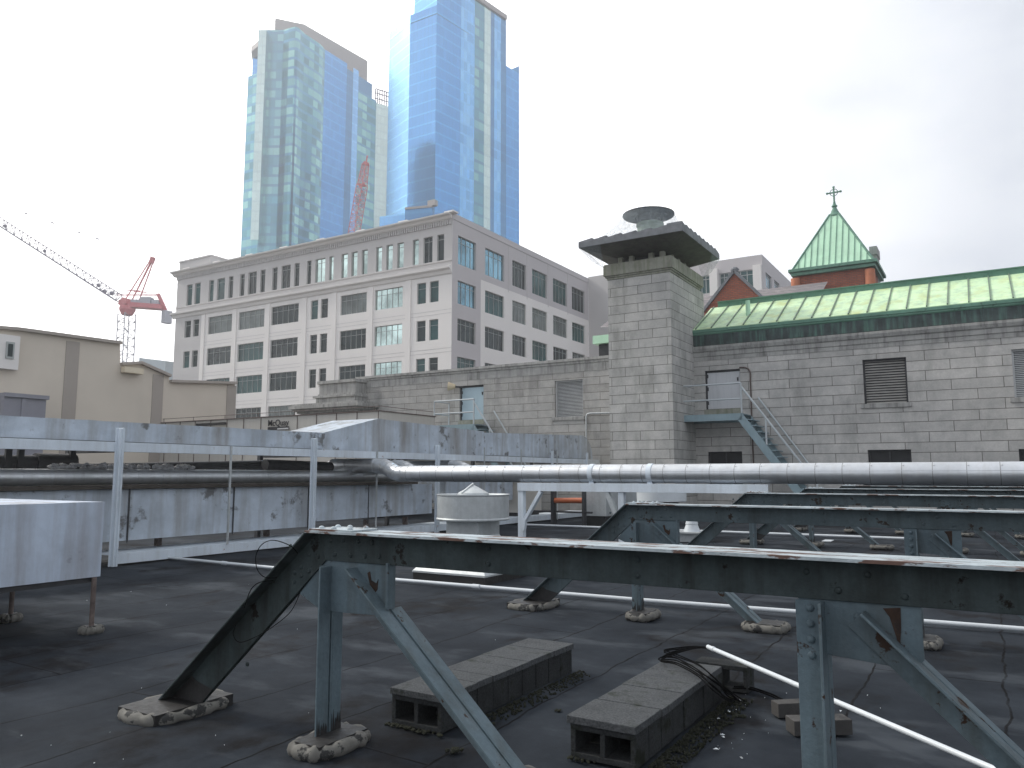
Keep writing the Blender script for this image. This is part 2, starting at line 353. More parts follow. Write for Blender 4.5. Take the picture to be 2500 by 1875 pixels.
M['glassblue'] = glass('sky_mirroring_glass', (.20,.36,.44), .08, 1.)
M['red'] = mat('crane_red', (.62,.17,.19), .5, var=.1, bump=0)  # red lightened slightly, some distance haze mixed into the colour
M['cranewhite'] = mat('crane_grey_white', (.45,.45,.50), .6, var=.05, bump=0)
M['cranedark'] = mat('crane_jib_grey', (.22,.20,.27), .6, var=.05, bump=0)
M['orange'] = mat('orange_pipe', (.50,.13,.05), .5, var=.1)
M['ahu'] = mat('beige_unit_panel', (.50,.48,.44), .6, var=.05, scale=1, streak=(.4,.37,.33), sk=.4, bump=.05)
M['ink'] = mat('sign_ink', (.02,.02,.025), .5, var=.05, bump=0)
M['signwhite'] = mat('sign_white', (.6,.6,.6), .5, var=.02, bump=0)
M['lampcream'] = mat('cream_lamp', (.62,.52,.35), .5, var=.1)
M['tan'] = mat('tan_crown', (.42,.38,.37), .7, var=.04, scale=.1, bump=0)
M['concrete'] = mat('city_concrete', (.30,.30,.31), .85, var=.1, scale=.05, bump=0)

# ------------------------------------------------------------------ ground and roof deck
g = MB(); g.face([(-3000,-3000,-22),(3000,-3000,-22),(3000,3000,-22),(-3000,3000,-22)]); struct('ground', g, M['asphalt'])
d = MB()
na, nb = 170, 110; A0, A1, B0, B1 = -31., 16., -5., 29.4
vs = []
for j in range(nb+1):
    for i in range(na+1):
        a = A0+(A1-A0)*i/na; b = B0+(B1-B0)*j/nb
        h = .012*math.sin(a*1.7+math.sin(b*1.1))*math.sin(b*1.3+.6*math.sin(a*.9))+.006*math.sin(a*4.1+b*2.7)-.006
        vs.append((a, b, h))
d.grid(vs, [(j*(na+1)+i, j*(na+1)+i+1, (j+1)*(na+1)+i+1, (j+1)*(na+1)+i) for j in range(nb) for i in range(na)])
dk = struct('roof_deck', d, M['deck'], smooth=True, recalc=False)
d = MB(); d.box(A0, A1, B0, B1, -21.9, -.08); struct('roof_building_mass', d, M['concrete'])

# ------------------------------------------------------------------ facade helper
def facade(mb, axis, c, s, u0, u1, z0, z1, holes, depth, zone=None, extra_u=(), extra_z=()):
    """wall sheet on plane axis=c facing s*axis, with recessed rectangular openings (u0,u1,z0,z1)"""
    us = sorted({u0, u1, *extra_u, *[h[0] for h in holes], *[h[1] for h in holes]}); us = [x for x in us if u0 <= x <= u1]
    zs = sorted({z0, z1, *extra_z, *[h[2] for h in holes], *[h[3] for h in holes]}); zs = [x for x in zs if z0 <= x <= z1]
    pt = (lambda u, z, dd=0: (u, c-s*dd, z)) if axis == 'b' else (lambda u, z, dd=0: (c-s*dd, u, z))
    for i in range(len(us)-1):
        for j in range(len(zs)-1):
            um = (us[i]+us[i+1])/2; zm = (zs[j]+zs[j+1])/2
            if any(h[0] < um < h[1] and h[2] < zm < h[3] for h in holes): continue
            mb.face([pt(us[i], zs[j]), pt(us[i+1], zs[j]), pt(us[i+1], zs[j+1]), pt(us[i], zs[j+1])], zone(um, zm) if zone else 0)
    for h in holes:
        m = zone((h[0]+h[1])/2, (h[2]+h[3])/2) if zone else 0
        q = [(h[0], h[2]), (h[1], h[2]), (h[1], h[3]), (h[0], h[3])]
        for k in range(4):
            p0, p1 = q[k], q[(k+1) % 4]; mb.face([pt(*p0), pt(*p1), pt(*p1, depth), pt(*p0, depth)], m)
def window(parent, axis, c, s, h, depth, nx, nz_split, fmat, pmat, fw=.06, trans=None, name='window'):
    """frame with mullions set inside opening h + pane child"""
    u0, u1, z0, z1 = h; mb = MB()
    def bx(ua, ub, za, zb, d0, d1):
        if axis == 'b': mb.box(ua, ub, c-s*d0, c-s*d1, za, zb)
        else: mb.box(c-s*d0, c-s*d1, ua, ub, za, zb)
    e = depth*.45; f = depth*.8; i = .002
    bx(u0+i, u0+fw, z0+i, z1-i, e, f); bx(u1-fw, u1-i, z0+i, z1-i, e, f)
    bx(u0+fw, u1-fw, z0+i, z0+fw, e, f); bx(u0+fw, u1-fw, z1-fw, z1-i, e, f)
    for k in range(1, nx):
        u = u0+(u1-u0)*k/nx; bx(u-fw*.4, u+fw*.4, z0+fw, z1-fw, e+.01, f-.01)
    for zf in nz_split:
        z = z0+(z1-z0)*zf; bx(u0+fw, u1-fw, z-fw*.4, z+fw*.4, e+.02, f-.02)
    w = part(name, mb, fmat, parent)
    g = MB()
    if axis == 'b': g.box(u0+.02, u1-.02, c-s*depth*.62, c-s*depth*.72, z0+.02, z1-.02)
    else: g.box(c-s*depth*.62, c-s*depth*.72, u0+.02, u1-.02, z0+.02, z1-.02)
    part('pane', g, pmat, w); return w

# ------------------------------------------------------------------ steel trusses
TB = 3.55
def X(px, py): p = P(px, py, b=TB); return (p.x, p.z)
def pad(mb_t, mb_p, a, b, la, lb):
    mb_t.box(a-la, a+la, b-lb, b+lb, -.02, .074)
    n = 60; pts = []; rs = []
    for k in range(n+1):
        t = 2*math.pi*k/n; ct, st = math.cos(t), math.sin(t)
        e = .6; x = (abs(ct)**e)*math.copysign(1, ct)*(la+.01); y = (abs(st)**e)*math.copysign(1, st)*(lb+.01)
        pts.append((a+x, b+y, .028)); rs.append(.043+.007*math.sin(k*2*math.pi*12/n+a)+random.uniform(-.004,.004))
    rs[-1] = rs[0]; mb_p.tube(pts, rs, n=10)
def chord_T(mb, p0, p1, h, th, fl, flip=1, fm=1):
    """web plate with top edge p0-p1 (a,z), depth h perpendicular below, flange width fl across b"""
    p0 = Vector((p0[0], p0[1])); p1 = Vector((p1[0], p1[1]))
    d = (p1-p0).normalized(); n = Vector((d.y, -d.x))*flip
    q = [p0, p1, p1+n*h, p0+n*h]
    return q
def make_truss(prefix_feet):
    root = thing('steel_truss', 'x', 'steel truss', (-3.4, TB, 0), 'riveted steel trusses crossing the roof')
    # --- chord + bent end brace, as T sections
    outer = [(-5.02, 0.0), (-3.575, 1.262), (4.2, 1.262)]
    inner = [(-4.70, 0.0), (-3.50, 1.078), (4.2, 1.075)]
    web = MB(); fl = MB()
    # end brace web pair (two angle legs with small gap)
    for s in (-1, 1):
        b0, b1 = (TB+s*.006, TB+s*.018)
        web.prism([outer[0], outer[1], inner[1], inner[0]], 'b', b0, b1, 0)
        web.prism([outer[1], outer[2], inner[2], inner[1]], 'b', b0, b1, 0)
    # flanges following the outer edge
    def strip(mb, p, q, w, t0, t1, m=0, side=1):
        d = (Vector(q)-Vector(p)).normalized(); n = Vector((-d.y, d.x))
        pts = [Vector(p)+n*t0, Vector(q)+n*t0, Vector(q)+n*t1, Vector(p)+n*t1]
        mb.prism([tuple(x) for x in pts], 'b', TB-w, TB+w, m)
    nseg = 60
    fl2 = MB()
    strip(web, outer[0], outer[1], .12, -.012, 0, 0)
    # top flange, slightly uneven edge
    vsf = []; fsf = []
    xs = [outer[1][0]+(outer[2][0]-outer[1][0])*i/nseg for i in range(nseg+1)]
    for i, x in enumerate(xs):
        e0 = .130+random.uniform(-.002, .002); e1 = .130+random.uniform(-.002, .002)
        vsf += [(x, TB-e0, 1.262), (x, TB+e1, 1.262), (x, TB-e0, 1.248), (x, TB+e1, 1.248)]
    for i in range(nseg):
        k = i*4; l = k+4
        fsf += [(k, l, l+1, k+1), (k+2, k+3, l+3, l+2), (k, k+2, l+2, l), (k+1, l+1, l+3, k+3)]
    fsf += [(0,1,3,2), (nseg*4, nseg*4+2, nseg*4+3, nseg*4+1)]
    fl2.grid(vsf, fsf)
    # rivets on chord
    def riv(mb, px, py, s=-1, r=.0155): x, z = X(px, py); mb.dome((x, TB+s*.018, z), (0, s, 0), r, r*.75)
    for px, py in [(715,1333),(745,1329),(770,1318+4),(812,1319),(843,1319),(880,1322),(914,1324),(823,1353),(861,1355),(896,1357),(931,1358),(782,1358),(760,1352),
                   (741,1384),(760,1393),(725,1397),(741,1404),(724,1420),(1197,1338),(1197,1376),(1560,1365),(1560,1404),
                   (1970,1394),(2119,1402),(2048,1440),(2210,1455),(610,1620)]:
        riv(web, px, py)
    for x in (1.0, 1.5, 2.2, 2.6): web.dome((x, TB-.018, 1.15), (0,-1,0), .0155, .012)
    part('chord', web, M['steeldark'], root, bevel=.003)
    part('top_flange', fl2, M['flange'], root)
    # splice plate with rivets on top
    sp = MB(); sp.box(-3.55, -3.20, TB-.115, TB+.115, 1.263, 1.273)
    for x in (-3.49, -3.39, -3.26): 
        for s in (-.07, .07): sp.dome((x, TB+s, 1.273), (0,0,1), .019, .017)
    part('splice_plate', sp, M['flange'], root)
    # --- gusset 1
    g1 = [X(800,1362), (X(955,1378)[0], 1.10), X(950,1482), X(935,1503), X(845,1496), X(782,1487), X(733,1449)]
    gm = MB(); gm.prism(g1, 'b', TB-.006, TB+.006)
    gm.box(g1[1][0]-.012, g1[1][0]+.006, TB-.035, TB+.035, g1[2][1]-.01, 1.09)
    part('gusset_plate', gm, M['steel'], root, bevel=.002)
    rm = MB()
    hx, hz = X(905, 1420)
    rm.prism([(hx-.02, hz+.05), (hx, hz+.06), (hx+.012, hz+.01), (hx+.05, hz-.005), (hx+.065, hz+.02), (hx+.06, hz-.04), (hx+.03, hz-.075), (hx+.005, hz-.03)], 'b', TB-.0085, TB-.0065)
    part('rust_hole', rm, M['rust'], root)
    # --- posts of two angles each side of the plate
    def post(a, zt_f, zt_b, w=.07, rivets=False):
        mb = MB()
        mb.box(a-w, a, TB-.018, TB-.0065, 0, zt_f); mb.box(a-.012, a, TB-.10, TB-.0181, 0, zt_f)
        mb.box(a-w, a, TB+.0065, TB+.018, 0, zt_b); mb.box(a-.012, a, TB+.0181, TB+.10, 0, zt_b)
        if rivets:
            for k in range(4):
                z = zt_f-.03-.065*k; mb.dome((a-w*.5, TB-.018, z), (0,-1,0), .018, .014)
        part('post', mb, M['steel'], root, bevel=.002)
        tb = MB(); tb.box(a-w-.0015, a-.0045, TB-.0775, TB-.0195, 0, .19) if False else None
    post(X(810, 1450)[0], 1.045, .93, w=.095)
    # --- diagonals: two angles with gap
    def diag(p0, p1, p0b, w=.07, ridge=True):
        mb = MB(); p0 = Vector(p0); p1 = Vector(p1); d = (p1-p0).normalized(); n = Vector((d.y, -d.x))
        if n.y > 0: n = -n
        lg = .095
        for s0, sg in ((p0, -1), (Vector(p0b), 1)):
            b0, b1 = (TB-.018, TB-.0065) if sg < 0 else (TB+.0065, TB+.018)
            q = [s0, p1, p1+n*lg, s0+n*lg]; mb.prism([tuple(x) for x in q], 'b', b0, b1)
            b2, b3 = (TB-.10, TB-.0181) if sg < 0 else (TB+.0181, TB+.10)
            q = [s0, p1, p1+n*.011, s0+n*.011]; mb.prism([tuple(x) for x in q], 'b', b2, b3)
        part('diagonal', mb, M['steel'], root, bevel=.002)
    def ext(q0, q1):
        t = q0[1]/(q0[1]-q1[1]); return (q0[0]+(q1[0]-q0[0])*t, 0.0)
    a0, z0 = X(872, 1384); g0, g1 = X(952, 1486), X(1221, 1838)
    foot1 = ext(g0, g1); diag((a0, z0), foot1, g0)
    # --- second panel point
    gx0, gx1 = X(1950, 1480)[0], X(2250, 1490)[0]
    gm = MB(); gm.prism([(gx0, 1.10), (gx1, 1.10), (gx1, .872), (gx1-.035, .828), (gx0, .862)], 'b', TB-.006, TB+.006)
    for px, py in [(2095,1506),(2170,1565)]: gm.dome((X(px,py)[0], TB-.006, X(px,py)[1]), (0,-1,0), .017, .012)
    part('gusset_plate', gm, M['steel'], root, bevel=.002)
    rm = MB(); hx, hz = X(2180, 1500)
    rm.prism([(hx-.035, hz+.022), (hx+.03, hz+.03), (hx+.028, hz-.05), (hx+.02, hz-.13), (hx+.004, hz-.07), (hx-.012, hz-.01)], 'b', TB-.0085, TB-.0065)
    part('rust_stain', rm, M['rust'], root)
    post(X(2016, 1500)[0], 1.07, .9, w=.118, rivets=True)
    h0, h1 = X(2252, 1620), X(2500, 1852); foot2 = ext(h0, h1)
    diag(X(2112, 1489), foot2, h0)
    for k in (2.05, 4.0):
        gm = MB(); gm.prism([(k, 1.1), (k+.43, 1.1), (k+.43, .87), (k, .86)], 'b', TB-.006, TB+.006); part('gusset_plate', gm, M['steel'], root)
        post(k+.06, 1.08, .9)
    # --- footing pads
    for (a, b, la, lb) in [(-4.82, TB-.05, .20, .30), (-3.42, TB-.02, .11, .20), (foot1[0]-.03, TB, .18, .15), (-.66, TB, .13, .18), (foot2[0], TB, .18, .15)]:
        t_, p_ = MB(), MB(); pad(t_, p_, a, b, la, lb)
        c = part('footing_curb', p_, M['pitch'], root, smooth=True); part('tar_fill', t_, M['tar'], c)
    # tar smeared over steel bottoms
    def jag(u0, u1, h, n=9): return [(u0, 0), (u1, 0)]+[(u1+(u0-u1)*k/n, h*(.55+.45*random.random()) if k % 2 else h*(.2+.5*random.random())) for k in range(n+1)]
    for px_ in (810, 2016):
        a_ = X(px_, 1500)[0]; m_ = MB(); m_.prism(jag(TB-.10, TB-.018, .24), 'a', a_+.0003, a_+.0018); m_.prism(jag(TB+.018, TB+.10, .20), 'a', a_+.0003, a_+.0018)
        m_.prism(jag(a_-.095, a_-.013, .18), 'b', TB-.0195, TB-.0182); part('tar_smear', m_, M['tar'], root)
    tb = MB(); tb.prism([(-5.00, .0), (-4.72, .24), (-4.66, .21), (-4.50, .18), (-4.69, .0)], 'b', TB-.020, TB-.0185)
    part('tar_smear', tb, M['tar'], root)
    return root
t0 = make_truss(None)
TR = [t0]
for k, bb in enumerate((8.42, 13.45, 18.55, 23.5, 28.2)):
    c = copy_tree(t0, None, (0.0 if k == 0 else 0.02*(k % 2), bb-TB, .008 if k < 1 else .03)); TR.append(c)
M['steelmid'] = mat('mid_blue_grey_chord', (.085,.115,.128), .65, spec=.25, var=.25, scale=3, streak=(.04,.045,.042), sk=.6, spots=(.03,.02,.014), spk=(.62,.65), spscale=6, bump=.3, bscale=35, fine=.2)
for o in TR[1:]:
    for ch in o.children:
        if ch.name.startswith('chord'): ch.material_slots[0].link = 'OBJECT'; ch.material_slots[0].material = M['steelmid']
for o, l in zip(TR, ['nearest riveted steel truss, its flaking pale top flange crossing the whole foreground',
    'second steel truss from the viewer, blue-grey with pale gusset plates, behind the nearest one',
    'third steel truss, its bent knee just right of the white pipe support beam end',
    'fourth steel truss, dark chord partly hidden behind the third',
    'fifth steel truss, thin dark line close under the silver pipe',
    'sixth and farthest steel truss, just in front of the stone wall base']): o['label'] = l

# ------------------------------------------------------------------ concrete blocks and pavers
def block(a, b, w=.40, dp=.19, z0=0., h=.185):
    """hollow block, cells running along b"""
    mb = MB(); e = random.uniform(-.004, .004); a += e; wl = .032
    a1 = a+w
    mb.box(a, a1, b, b+dp, z0, z0+wl); mb.box(a, a1, b, b+dp, z0+h-wl, z0+h)
    for x in (a, a+w/2-wl/2, a1-wl): mb.box(x, x+wl, b+.001, b+dp-.001, z0+wl-.001, z0+h-wl+.001)
    # back closure keeps cells dark
    return mb
def stack(a, b0, n, cap, names, last_off=0, skew=0):
    for k in range(n):
        b = b0+.197*k
        mb = block(a+skew*k, b)
        solo('concrete_block', mb, M['block'], names[0] if k == 0 else names[1], 'concrete block', names[2] if k else None, base=(a, b, 0), bevel=.004)
    k = 0; b = b0-.012; i = 0
    while b < b0+.197*n-.05:
        dpt = random.choice((.192, .195)) if not cap else .393
        dpt = cap[i % len(cap)] if cap else dpt
        dpt = min(dpt, b0+.197*n+.01-b)
        mb = MB(); r = random.uniform(-.006, .006)
        mb.box(a-.012+skew*i+r, a+.412+skew*i+r, b, b+dpt-.006, .187, .187+.043+random.uniform(-.002,.002))
        solo('concrete_paver', mb, M['paver'], names[3] if i == 0 else names[4], 'concrete slab', names[5] if i else None, base=(a, b, .187), bevel=.004)
        b += dpt; i += 1
stack(-3.40, 4.06, 9, [.39, .195, .29, .20], ['hollow concrete block with two dark cells at the near end of the left block row',
      'concrete block under the pavers of the left row', 'blocks of the left row', 'grey paver on the near end of the left block row',
      'grey paver further back on the left block row', 'pavers of the left row'])
stack(-2.14, 4.13, 8, [.39, .20, .195, .30, .2], ['hollow concrete block with two dark cells at the near end of the right block row',
      'concrete block under the pavers of the right row', 'blocks of the right row', 'grey paver on the near end of the right block row',
      'grey paver further back on the right block row', 'pavers of the right row'])
mb = block(-2.02, 5.95, dp=.19); solo('concrete_block', mb, M['block'], 'loose concrete block beyond the right row, beneath the cable coil and white pipe tip', 'concrete block', base=(-2.02,5.95,0), bevel=.004)
# timber offcuts
mb = MB(); mb.bar((-1.32, 5.50, .05), (-1.02, 5.76, .05), .10, .09); solo('timber_block', mb, M['wood'], 'short grey timber offcut lying behind the right steel post', 'timber', base=(-1.2,5.6,0), bevel=.004)
mb = MB(); mb.bar((-1.16, 5.20, .048), (-.86, 5.42, .048), .13, .09); solo('timber_block', mb, M['wood'], 'thicker timber offcut nearer the viewer, beneath the white pipe by the right post', 'timber', base=(-1,5.3,0), bevel=.004)
# moss along the rows
mb = MB()
for (aa, b0, b1, n) in [(-2.965, 4.3, 5.9, 420), (-1.70, 4.2, 5.8, 800), (-2.14, 4.09, 4.12, 20)]:
    for _ in range(n):
        q = random.random()**2
        mb.blob((aa+q*.16, random.uniform(b0, b1), .004), random.uniform(.004,.012), random.uniform(.004,.012), random.uniform(.004,.011), n=6, jit=.35)
for _ in range(60): mb.blob((random.uniform(-3.42,-2.98), 4.05-random.random()**2*.05, .004), random.uniform(.006,.016), .012, random.uniform(.004,.01), n=6, jit=.35)
for px, py, r in [(1805,1750,.035),(1108,1833,.035),(1680,1842,.02),(1267,1735,.02),(1362,1735,.02),(1785,1767,.018)]:
    c = P(px, py, z=0)
    for _ in range(14): mb.blob((c.x+random.uniform(-r,r), c.y+random.uniform(-r,r), .004), r*.4, r*.4, r*.3, n=6, jit=.3)
solo('moss', mb, M['moss'], 'dark green moss growing along the feet of the block rows', None, kind='stuff', smooth=True)
mb = MB()
for _ in range(70):
    if random.random() < .35: c = Vector((-1.62+random.random()**2*.35, random.uniform(4.6, 5.9), 0))
    else: c = P(random.uniform(0, 2500), random.uniform(1420, 1870), z=0)
    r = random.uniform(.0015, .006) if random.random() < .85 else random.uniform(.01,.02); t = random.random()*3.1; dx, dy = math.cos(t)*r, math.sin(t)*r; k = random.uniform(.3, .8)
    z = .008; mb.grid([(c.x-dx, c.y-dy, z), (c.x+dy*k, c.y-dx*k, z+r*.3), (c.x+dx, c.y+dy, z+.002), (c.x-dy*k, c.y+dx*k, z+r*.4), (c.x, c.y, z-.004)],
                      [(0,1,2,3), (0,1,4), (1,2,4), (2,3,4), (3,0,4)])
solo('paint_flakes', mb, M['whitepipe'], 'tiny pale paint flakes and grit scattered over the dark roof', None, kind='stuff')
c = P(1820, 1408-77, z=0)
c = P(2022, 1321, z=0)
mb = MB(); mb.box(c.x-.1, c.x+.1, c.y-.3, c.y+.2, .005, .02); solo('paper_sheet', mb, M['whitepipe'], 'small white sheet lying flat on the roof beyond the second truss', 'sheet')

# ------------------------------------------------------------------ loose white pipe and cable
mb = MB(); p0 = P(1728, 1579, z=.285); p1 = P(2415, 1873, z=.17)
d = (p1-p0).normalized(); mb.tube([p0, p1+d*.8], .0165, 14)
for t in (.06,): mb.tube([p0+d*t, p0+d*(t+.02)], .020, 12)
solo('plastic_pipe', mb, M['whitepipe'], 'loose white plastic pipe leaning from the block row down to the lower right', 'pipe', smooth=True)
mb = MB()
def spl(pts, n=10):
    out = []; q = [pts[0]]+list(pts)+[pts[-1]]
    for i in range(1, len(q)-2):
        for k in range(n):
            t = k/n; a, b, c, d = map(Vector, (q[i-1], q[i], q[i+1], q[i+2]))
            out.append(.5*((2*b)+(-a+c)*t+(2*a-5*b+4*c-d)*t*t+(-a+3*b-3*c+d)*t**3))
    out.append(Vector(q[-2])); return out
for k in range(7):
    o = k*.012; j = lambda: random.uniform(-.012, .012)
    pts = [P(1745, 1585, z=.27)+Vector((j(), j(), 0)), P(1690, 1580+k*.8, z=.27)+Vector((0, j(), .0)), P(1625-k*2, 1588+k*4.5, z=.255), P(1650, 1597+k*4.5, z=.25+o*.3),
           P(1700, 1622+k*4.5, z=.25+o*.3), P(1745, 1656+k*5, z=.225+o*.2), P(1780, 1688+k*4, z=.06), P(1812-k*4, 1712, z=.02)]
    pts = [q_+Vector((random.uniform(-.018,.018), random.uniform(-.018,.018), random.uniform(0,.008))) for q_ in pts]
    mb.tube(spl(pts), .0046, 8)
pts = [P(1790, 1680, z=.06), P(1830, 1682, z=.03), P(1880, 1698, z=.012), P(1908, 1712, z=.02)]; mb.tube(spl(pts), .006, 8)
pts = [q+Vector((.0, .03, .004)) for q in pts]; mb.tube(spl(pts), .006, 8)
solo('cable_coil', mb, M['black'], 'bundle of black cable draped over the far end of the right block row', 'cable', smooth=True)
mb = MB()
cp = lambda x, y, b=3.36: P(x*.4069, 980+y*.4069, b=b)
mb.tube(spl([cp(1785,910,3.45), cp(1740,865), cp(1640,833), cp(1570,860), cp(1535,930), cp(1545,1010), cp(1590,1055), cp(1660,1058,3.45)], 8), .0028, 6)
mb.tube(spl([cp(1640,1075,3.44), cp(1560,1085), cp(1505,1130), cp(1465,1240,3.40)], 8), .0028, 6)
mb.tube(spl([cp(1800,1150,3.44), cp(1745,1260,3.38), cp(1640,1350,3.38), cp(1540,1410,3.38), cp(1440,1445,3.385), cp(1400,1400,3.38), cp(1415,1340,3.39)], 8), .0025, 6)
solo('loose_wire', mb, M['black'], 'thin black wire looping round the left leg of the nearest truss', 'wire', smooth=True)

# ------------------------------------------------------------------ white conduit on the roof
mb = MB(); mb.tube([(-13.2, 9.27, .05), (-10.1, 9.2, .05), (-7.66, 9.12, .05), (-3.9, 9.25, .05), (-1.8, 9.42, .05), (3.5, 9.8, .05)], .026, 12)
for a, b in [(-6.2, 9.163), (-11.6, 9.234)]: mb.tube([(a-.06, b, .05), (a+.06, b, .05)], .033, 12)
solo('conduit', mb, M['whitepipe'], 'long white conduit running across the dark roof behind the nearest truss', 'conduit', smooth=True)
mb = MB(); mb.tube([(-12.5, 20.9, .06), (-3.5, 21.2, .06), (-1.0, 21.25, .06)], .03, 8)
solo('conduit', mb, M['whitepipe'], 'thin white conduit far back on the roof beyond the white pipe support', 'conduit', smooth=True)

# ------------------------------------------------------------------ big silver pipe
PB = 14.6; PR = .186; PZ = 1.615
pipe = thing('insulated_pipe', 'long silver jacketed pipe crossing the picture at eye level', 'pipe', (-4, PB, 0))
mb = MB(); mb.tube([(7, PB, PZ), (-11.9, PB, PZ)], PR, 32)
a = -11.8; sbs = []
while a < 7:
    sb_ = MB(); sbs.append(sb_); sb_.tube([(a, PB, PZ), (a+.010, PB, PZ)], PR+.002, 32); mb.dome((a+.03, PB-PR*.72, PZ+PR*.72), (0,-.7,.7), .012, .01)
    a += .46+random.uniform(-.03, .03)
mb.tube([(7, PB-PR*.96, PZ+.045), (-11.9, PB-PR*.96, PZ+.045)], .005, 6)
jk = part('pipe_jacket', mb, M['silver'], pipe, smooth=True)
for q in sbs: part('seam_band', q, M['seam'], jk, smooth=True)
mb = MB(); pth = spl([(-11.9, PB, PZ), (-12.15, PB, PZ+.0), (-12.45, PB+.1, PZ+.08), (-12.75, PB+.25, PZ+.16), (-13.1, PB+.3, PZ+.19), (-14.6, PB+.3, PZ+.2)], 5)
mb.tube(pth, PR*1.0, 28)
for q0, q1 in zip(pth[2:24:3], pth[3:25:3]): mb.tube([q0, q0+(q1-q0).normalized()*.02], PR+.008, 28)
part('elbow', mb, M['silver'], pipe, smooth=True)
for px in (1448, 1590):
    s = MB(); a = P(px, 1150, b=PB).x; s.tube([(a-.05, PB, PZ), (a+.05, PB, PZ)], PR+.012, 32); s.box(a-.05, a+.05, PB-.10, PB+.10, PZ-PR-.02, PZ-PR+.05)
    part('strap', s, M['white'], pipe, smooth=True)
# behind it: two more insulated pipes with elbows
for (bq, lab, az) in [(15.7, 'silver insulated pipe elbow just behind the long pipe bend', 1.80), (18.2, 'silver pipe elbow further right beneath the upper white duct', 1.83)]:
    mb = MB(); pth = spl([(-15.5, bq, az), (-13.6, bq, az), (-13.0, bq, az), (-12.6, bq-.12, az-.10), (-12.3, bq-.25, 1.62), (-11.6, bq-.28, 1.6), (-8.5, bq-.28, 1.6)], 6)
    mb.tube(pth, .165, 24)
    for q0, q1 in zip(pth[6:28:3], pth[7:29:3]): mb.tube([q0, q0+(q1-q0).normalized()*.02], .178, 24)
    solo('insulated_pipe', mb, M['silver'], lab, 'pipe', base=(-14, bq, az), smooth=True)
mb = MB(); mb.tube([(-13.95, 2, 1.55), (-13.95, 17.2, 1.55)], .145, 24)
b = 2.2
while b < 17: mb.tube([(-13.95, b, 1.55), (-13.95, b+.012, 1.55)], .150, 24); b += .52
solo('insulated_pipe', mb, M['silver'], 'silver pipe running along the rack between the two white ducts at left', 'pipe', base=(-13.95, 9, 1.55), smooth=True)
mb = MB(); mb.tube([(-14.5, 2, 1.80), (-14.5, 8.1, 1.82)], .12, 18); mb.tube([(-14.5, 7.4, 1.82), (-14.5, 8.1, 1.82)], .16, 18)
for b in (6.9, 7.1, 8.0): mb.box(-14.42, -14.36, b-.05, b+.05, 1.5, 2.05)
solo('dark_pipe', mb, M['darkpipe'], 'dark pipe with clamps under the upper duct at far left', 'pipe', base=(-14.5, 5, 1.8), smooth=True)
mb = MB(); mb.tube([(-14.6, 8.0, 1.72), (-14.6, 12.6, 1.86)], .07, 14); mb.tube([(-14.9, 8.5, 1.70), (-14.9, 14.6, 1.80)], .09, 14); mb.tube([(-14.3, 12.4, 1.82), (-14.3, 14.5, 1.78)], .13, 14)
solo('dark_pipe', mb, M['darkpipe'], 'thin dark pipes sloping beneath the upper duct between the first two white posts', 'pipe', base=(-14.6, 10, 1.8), smooth=True)
mb = MB()
for k in range(150):
    b = random.uniform(7.45, 10.3); mb.blob((-14.05+random.uniform(-.05,.05), b, 1.73+random.uniform(-.02,.04)), .05, .06, random.uniform(.02,.05), n=7, jit=.3)
solo('torn_insulation', mb, mat('grey_torn_insulation', (.42,.42,.43), .95, var=.4, scale=20, bump=.5), 'crumbling grey insulation lying along the silver pipe at left', 'insulation', base=(-14.05, 9, 1.73), smooth=True)

# ------------------------------------------------------------------ white pipe support frame under the pipe
fr = thing('pipe_support', 'white painted steel frame carrying the long silver pipe', 'pipe support', (-6, PB, 0))
la = P(1263, 1180, b=PB-.16).x; ra = P(1875, 1185, b=PB-.16).x; zt = PZ-PR-.012
mb = MB(); mb.box(la, ra, PB-.16, PB-.15, zt-.17, zt); mb.box(la, ra, PB-.149, PB+.0, zt-.012, zt); mb.box(la, ra, PB-.149, PB, zt-.17, zt-.158); part('beam', mb, M['white'], fr, bevel=.003)
def wpost(px, w=.12): 
    a = P(px, 1250, b=PB-.12).x; m_ = MB(); m_.box(a-w/2, a+w/2, PB-.14, PB-.02, 0, zt-.172); part('post', m_, M['white'], fr, bevel=.003); return a
a1 = wpost(1272, .13); a2 = wpost(1517, .12)
mb = MB(); mb.bar((a1+.50, PB-.12, zt-.18), (a1+.10, PB-.12, .62), .07, .11, (0,1,0)); mb.bar((a1+.10, PB-.12, .62), (a1+.06, PB-.12, .40), .07, .09, (0,1,0)); part('brace', mb, M['white'], fr, bevel=.003)
mb = MB(); p = P(1487, 1197, b=PB); q = P(1530, 1290, b=PB); mb.bar((p.x, PB-.1, zt-.172), (q.x+.05, PB-.1, .3), .09, .09, (0,1,0)); part('brace', mb, M['galv'], fr)

